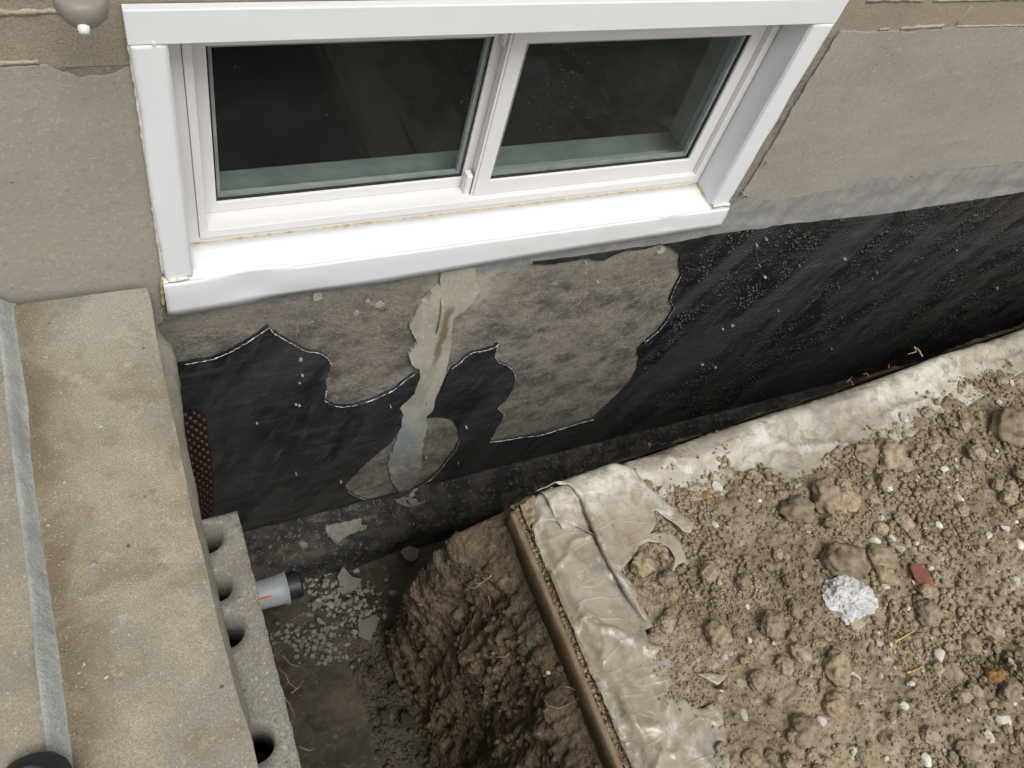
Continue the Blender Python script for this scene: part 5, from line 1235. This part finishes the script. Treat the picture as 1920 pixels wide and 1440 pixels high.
flat_stone([(672, 1165), (700, 1152), (714, 1158), (704, 1178), (694, 1202), (672, 1192)], -1.030, 'dark muddy flat stone beside the gravel, nearest the soil face', 3)
# loose clods fallen at the foot of the face
for i, (u, v, r_) in enumerate([(730, 1180, 9), (745, 1230, 10), (738, 1290, 9), (700, 1260, 7), (760, 1350, 11), (720, 1340, 8)]):
    put_rock('soil_clod', clod_me[i], MT['face'], u, v, r_, -1.03, 'dark clod fallen at the foot of the trench face', 'soil clod', 'clods fallen into the trench', 0.1, i)

# ---------------- stone stuck in the face, roots
def on_face(u, v):
    """point of the cut face seen at a pixel of the photograph"""
    d = ray(u, v); best = None
    i0 = np.searchsorted(sv, SCORN - 0.05); Q = np.stack([XX[i0:], YY2[i0:], zt[i0:]], -1).reshape(-1, 3) - CAM
    dn = d / np.linalg.norm(d); t = Q @ dn; e = np.linalg.norm(Q - t[:, None] * dn, axis=1); c = e < 0.008
    if not c.any(): c = e <= e.min() + 1e-4
    k = np.where(c)[0]; j = k[np.argmin(t[k])]; return Q[j] + CAM
def face_rock(u, v, rpx, mat, label, cat, me):
    p = on_face(u, v); put_rock('stone', me, mat, u, v, rpx, float(p[2]), label, cat, None, 0.2, 3, pos=p)
face_rock(858, 1158, 11, MT['flat'], 'single pale stone stuck in the trench side below the board', 'stone', clod_me[1])
face_rock(1025, 1263, 4, MT['cream'], 'tiny white stone stuck in the trench side near the board', 'stone', ang_me[1])
def root(pxs, mat, rad, label, cat, group=None, lift=0.006, fn=None, seed=0, name='root'):
    r = random.Random(seed); P = []
    for (u, v) in pxs:
        p = fn(u, v) if fn else on_face(u, v); dirc = CAM - p; dirc /= np.linalg.norm(dirc); P.append(Vector(p + dirc * lift))
    Q = []
    for i in range(len(P) - 1):
        for j in range(4): Q.append(P[i].lerp(P[i + 1], j / 4) + Vector((r.uniform(-1, 1), r.uniform(-1, 1), r.uniform(-1, 1))) * 0.0008)
    Q.append(P[-1]); n = len(Q)
    bm = bmesh.new(); tube(bm, Q, [rad * (1 - 0.7 * i / n) for i in range(n)], 5)
    o = bmobj(name, bm, mat, None, True); tag(o, label, cat, group); return o
RG = 'fine roots hanging from the cut soil'
root([(915, 1082), (908, 1092), (898, 1102), (886, 1106), (876, 1104), (866, 1096)], MT['root'], 0.0016, 'curved pale root near the upper part of the cut soil', 'root', RG, 0.012, seed=1)
root([(905, 1088), (900, 1096), (888, 1100)], MT['root'], 0.0009, 'short root side shoot beside the curved pale root', 'root', RG, 0.012, seed=2)
root([(950, 1222), (942, 1232), (930, 1237), (916, 1238), (905, 1230)], MT['root'], 0.0009, 'thin arched root in the middle of the cut soil', 'root', RG, 0.012, seed=3)
root([(1012, 1312), (1030, 1318), (1045, 1323), (1062, 1318), (1085, 1310)], MT['root'], 0.0010, 'long wavy root low near the board', 'root', RG, 0.012, seed=4)
root([(1050, 1285), (1068, 1294), (1080, 1302), (1086, 1320)], MT['root'], 0.0010, 'bent root tuft right below the board', 'root', RG, 0.012, seed=5)
root([(735, 1325), (750, 1322), (772, 1327), (776, 1322)], MT['root'], 0.0009, 'faint root at the dark foot of the face', 'root', RG, 0.008, seed=6)
root([(745, 1158), (758, 1152), (768, 1143)], MT['root'], 0.0009, 'faint forked root beside the dark stone', 'root', RG, 0.01, seed=7)
root([(917, 1122), (914, 1132), (908, 1143)], MT['rooto'], 0.0022, 'orange root stub under the board', 'root', RG, 0.004, seed=8)
root([(988, 1072), (985, 1080)], MT['rooto'], 0.0022, 'tiny orange root stub by the board top', 'root', RG, 0.004, seed=9)
root([(894, 1158), (884, 1170), (878, 1182)], MT['rooto'], 0.0014, 'reddish thin root near the pale stone', 'root', RG, 0.006, seed=10)
# rootlets by the blocks
fz_ = lambda u, v: PZ(u, v, -0.9)
for i, l in enumerate([[(530, 1230), (545, 1245), (560, 1250)], [(520, 1290), (535, 1308), (548, 1330), (552, 1345)], [(545, 1300), (560, 1290), (570, 1275)], [(535, 1262), (542, 1280), (556, 1292)], [(560, 1400), (580, 1408), (592, 1402)]]):
    root(l, MT['root'], 0.0011, 'thin dry rootlet beside the hollow blocks in the trench', 'root', 'rootlets beside the blocks', 0, fz_, 20 + i)
root([(522, 1252), (532, 1262), (543, 1268)], MT['rooto'], 0.002, 'orange rootlet beside the hollow blocks', 'root', 'rootlets beside the blocks', 0, fz_, 30)
root([(478, 1055), (495, 1056), (512, 1062), (524, 1060)], MT['rooto'], 0.0012, 'thin orange rootlet above the white pipe', 'root', None, 0, lambda u, v: PZ(u, v, -0.95), 31)
# orange debris along the far plastic edge
fe_ = lambda u, v: PZ(u, v, ZB + 0.0)
OG = 'orange root stubs sticking up behind the plastic'
root([(1218, 838), (1216, 830), (1222, 834)], MT['rooto'], 0.0014, 'orange root stub above the left end of the long plastic', 'root', OG, 0, fe_, 41)
root([(1600, 722), (1594, 712), (1588, 716), (1598, 706)], MT['rooto'], 0.0013, 'orange stub at the middle of the long plastic edge', 'root', OG, 0, fe_, 42)
root([(1628, 706), (1626, 700), (1618, 702)], MT['rooto'], 0.0018, 'small orange stub right of the middle orange stub', 'root', OG, 0, fe_, 43)
root([(1666, 690), (1668, 682)], MT['rooto'], 0.0015, 'tiny upright orange stub behind the plastic', 'root', OG, 0, fe_, 44)
root([(1730, 668), (1722, 656), (1714, 650), (1718, 660), (1702, 664)], MT['root'], 0.0024, 'brown twig with curled tips behind the plastic at the right', 'twig', None, 0, fe_, 45, 'twig')
# twigs and straws on the bank
fs = lambda u, v: PZ(u, v, ZB + 0.010)
root([(1668, 1130), (1670, 1160), (1664, 1190), (1668, 1215)], MT['twig'], 0.0042, 'thick soil coated twig standing out right of the plaster chunk', 'twig', None, 0, fs, 51, 'twig')
root([(1680, 1195), (1705, 1200), (1725, 1206), (1748, 1214)], MT['twig'], 0.0028, 'brown twig lying under the yellow straw', 'twig', None, 0, fs, 52, 'twig')
root([(1632, 1172), (1645, 1174), (1656, 1180)], MT['twig'], 0.0018, 'short twig stub left of the thick twig', 'twig', None, 0, fs, 53, 'twig')
root([(1677, 1204), (1700, 1192), (1722, 1176)], MT['straw'], 0.0022, 'yellow straw crossing the brown twig', 'straw', None, 0, lambda u, v: PZ(u, v, ZB + 0.016), 54, 'straw')
root([(1462, 1204), (1468, 1212), (1478, 1217), (1484, 1226), (1487, 1238)], MT['straw'], 0.0016, 'curled orange and white straw beside a clod', 'straw', None, 0, fs, 55, 'straw')
root([(1700, 1262), (1718, 1256), (1730, 1248)], MT['straw'], 0.0026, 'pale dry stalk below the brown twig', 'straw', None, 0, fs, 56, 'straw')
root([(1167, 1063), (1170, 1072), (1172, 1078)], MT['straw'], 0.0014, 'cream straw tip beside the plastic flap', 'straw', None, 0, lambda u, v: PZ(u, v, ZB + 0.02), 57, 'straw')
root([(1418, 974), (1425, 977), (1434, 978)], MT['leaf'], 0.0014, 'tiny green sprout in the soil', 'sprout', None, 0, fs, 58, 'sprout')

# ================================================================== PIPE
pc = PZ(512, 1105, -1.0)
px0, py0, pz0 = 0.21, -0.150, -1.005
pipe = thing('drain_pipe', 'off white drain pipe end with a black corrugated liner on the trench floor', 'pipe', (px0, py0, -1.05))
def lathe_x(prof, n=40):
    bm = bmesh.new(); rows = []
    for x, r in prof: rows.append([bm.verts.new((px0 + x, py0 + r * math.cos(2 * math.pi * k / n), pz0 + r * math.sin(2 * math.pi * k / n))) for k in range(n)])
    for i in range(len(rows) - 1):
        for k in range(n): bm.faces.new((rows[i][k], rows[i][(k + 1) % n], rows[i + 1][(k + 1) % n], rows[i + 1][k]))
    return bm
bmobj('pipe_body', lathe_x([(-0.16, 0.041), (-0.02, 0.041), (0.0, 0.043), (0.022, 0.0435), (0.029, 0.0465), (0.031, 0.0480), (0.033, 0.0465), (0.029, 0.0405), (0.0, 0.0395), (-0.16, 0.0385)]), MT['pipew'], pipe, True)
bmobj('corrugated_liner', lathe_x([(-0.05, 0.034)] + [(-0.05 + 0.0035 * i, 0.0385 if i % 2 else 0.0360) for i in range(1, 35)] + [(0.072, 0.030), (0.070, 0.020)]), MT['pipeb'], pipe, True)
# orange mark curved on the pipe
bm = bmesh.new(); rows = []
for i, x in enumerate(np.linspace(-0.06, -0.014, 8)):
    hw = 0.10 * (1 - i / 8.5) + 0.02; rows.append([bm.verts.new((px0 + x, py0 - 0.0418 * math.cos(a), pz0 + 0.0418 * math.sin(a))) for a in np.linspace(0.95 - hw, 0.95 + hw, 4)])
for i in range(7):
    for k in range(3): bm.faces.new((rows[i][k], rows[i + 1][k], rows[i + 1][k + 1], rows[i][k + 1]))
bmobj('orange_mark', bm, MT['orange'], pipe, True)
root([(472, 1043), (480, 1044), (486, 1047)], MT['leaf'], 0.0022, 'narrow green leaf on the footing by the blocks', 'leaf', None, 0, lambda u, v: PZ(u, v, -0.94), 61, 'leaf')

# ================================================================== paint flakes and scraps stuck on the wall and steps
fg = 'white flakes on the black coating'
fl = [(1395, 365, 6, 0), (1440, 308, 4, 0), (1438, 450, 3.5, 1), (1425, 500, 3, 1), (1436, 521, 4, 1), (1460, 584, 4, 1), (1420, 462, 5, 1), (1374, 612, 5, 1), (1356, 618, 4, 1), (1318, 685, 5, 1), (1342, 690, 4, 1), (1500, 500, 3, 1), (1574, 540, 4, 1), (1636, 523, 3, 1),
      (1640, 616, 3, 1), (1585, 487, 3, 1), (1870, 542, 4, 1), (1645, 512, 2.5, 1), (733, 764, 4, 1), (875, 803, 5, 1), (950, 878, 4, 1), (556, 890, 6, 1), (565, 675, 6, 1), (568, 705, 4, 1), (562, 720, 4, 1), (556, 760, 3.5, 1), (562, 762, 3.5, 1), (800, 860, 3, 1), (482, 795, 3, 1),
      (1240, 435, 0, 1), (1100, 495, 4, 1), (1122, 530, 3, 0), (640, 905, 3, 1), (860, 870, 3, 1), (1560, 655, 2.5, 1), (1210, 640, 2, 1), (1795, 470, 2.5, 1)]
for i, (u, v, r_, b) in enumerate(fl):
    if not r_: continue
    r_ *= 0.8
    c = PW(u, v, -0.012); R = r_ * np.linalg.norm(c - CAM) / F_PX; r = random.Random(i); n = 6; bm = bmesh.new(); el = r.uniform(0.35, 0.8); th = r.uniform(0, 3)
    f = []; g_ = []
    for k in range(n):
        a = 2 * math.pi * k / n; q = R * r.uniform(0.6, 1.1); x, z = q * math.cos(a), q * math.sin(a) * el
        x, z = x * math.cos(th) - z * math.sin(th), x * math.sin(th) + z * math.cos(th)
        f.append(bm.verts.new((c[0] + x, -0.0125 + r.uniform(-.001, .001), c[2] + z))); g_.append(bm.verts.new((c[0] + x * .8, -0.004, c[2] + z * .8)))
    bm.faces.new(f)
    for k in range(n): bm.faces.new((f[k], g_[k], g_[(k + 1) % n], f[(k + 1) % n]))
    o = bmobj('paint_flake', bm, MT['flake'])
    tag(o, 'small white flake stuck to the black coated wall' if b else 'small white flake stuck to the grey render or bare concrete', 'flake', fg if b else 'white flakes on the render')
for i, (u, v, r_) in enumerate([(175, 1058, 5), (219, 1068, 2.5), (86, 670, 3.5), (121, 905, 3), (243, 1190, 3), (200, 1270, 4), (158, 1245, 3), (197, 1118, 2), (115, 738, 2), (90, 985, 3), (148, 1262, 2.5), (300, 935, 3), (285, 922, 5), (272, 932, 3), (190, 800, 3)]):
    p = PZ(u, v, 0.1535); R = r_ * np.linalg.norm(p - CAM) / F_PX; me2 = ang_me[i % 6].copy(); me2.materials.append(MT['cream'] if i not in (12, 13) else MT['clod'])
    o = bpy.data.objects.new('stone_chip', me2); COL.objects.link(o); o.location = (p[0], p[1], 0.153 + R * 0.3); o.scale = (R, R * .8, R * .6); o.rotation_euler = (0, 0, i * 1.3)
    tag(o, 'tiny pale chip lying on the tan porch slab', 'stone chip', 'stone chips on the porch slab')
# grit along the foot of the riser
def s_grit(r):
    y = r.uniform(-1.1, -0.02); return (-0.157 + abs(r.normal()) * 0.006, y, 0.1525, 0.0006 + 0.0015 * r.random() ** 2)
scatter('step_grit', 420, s_grit, crumb_me, MT['soil'], 'brown grit gathered along the pale cement strip of the porch', 'grit', 21)

# ================================================================== SHOE at the lower left
sp_ = PZ(52, 1458, 0.210)
shoe = thing('shoe', 'toe of a black and grey shoe on the porch at the lower left corner', 'shoe', (float(sp_[0]), float(sp_[1]) - 0.12, 0.172))
def shoe_loft(prof, mat, name, z0):
    bm = bmesh.new(); rows = []; n = 28
    for (t, hw, h) in prof:
        row = []
        for k in range(n):
            a = 2 * math.pi * k / n; x = hw * math.cos(a); z = h * math.sin(a)
            z = z if z > 0 else z * 0.15
            row.append(bm.verts.new((sp_[0] + x, sp_[1] + 0.030 - t, z0 + z)))
        rows.append(row)
    for i in range(len(rows) - 1):
        for k in range(n): bm.faces.new((rows[i][k], rows[i][(k + 1) % n], rows[i + 1][(k + 1) % n], rows[i + 1][k]))
    bm.faces.new(rows[0]); bm.faces.new(rows[-1][::-1]); return bmobj(name, bm, mat, shoe, True)
shoe_loft([(0.0, 0.012, 0.012), (0.004, 0.024, 0.022), (0.014, 0.034, 0.030), (0.03, 0.040, 0.036), (0.05, 0.043, 0.042), (0.10, 0.045, 0.055), (0.16, 0.042, 0.075), (0.22, 0.038, 0.085), (0.245, 0.02, 0.06)], MT['shoe'], 'sole_and_toe', 0.176)
shoe_loft([(0.018, 0.012, 0.034), (0.026, 0.026, 0.038), (0.04, 0.033, 0.044), (0.07, 0.036, 0.052), (0.12, 0.038, 0.065), (0.18, 0.034, 0.082), (0.22, 0.02, 0.088)], MT['shoeg'], 'upper', 0.1785)
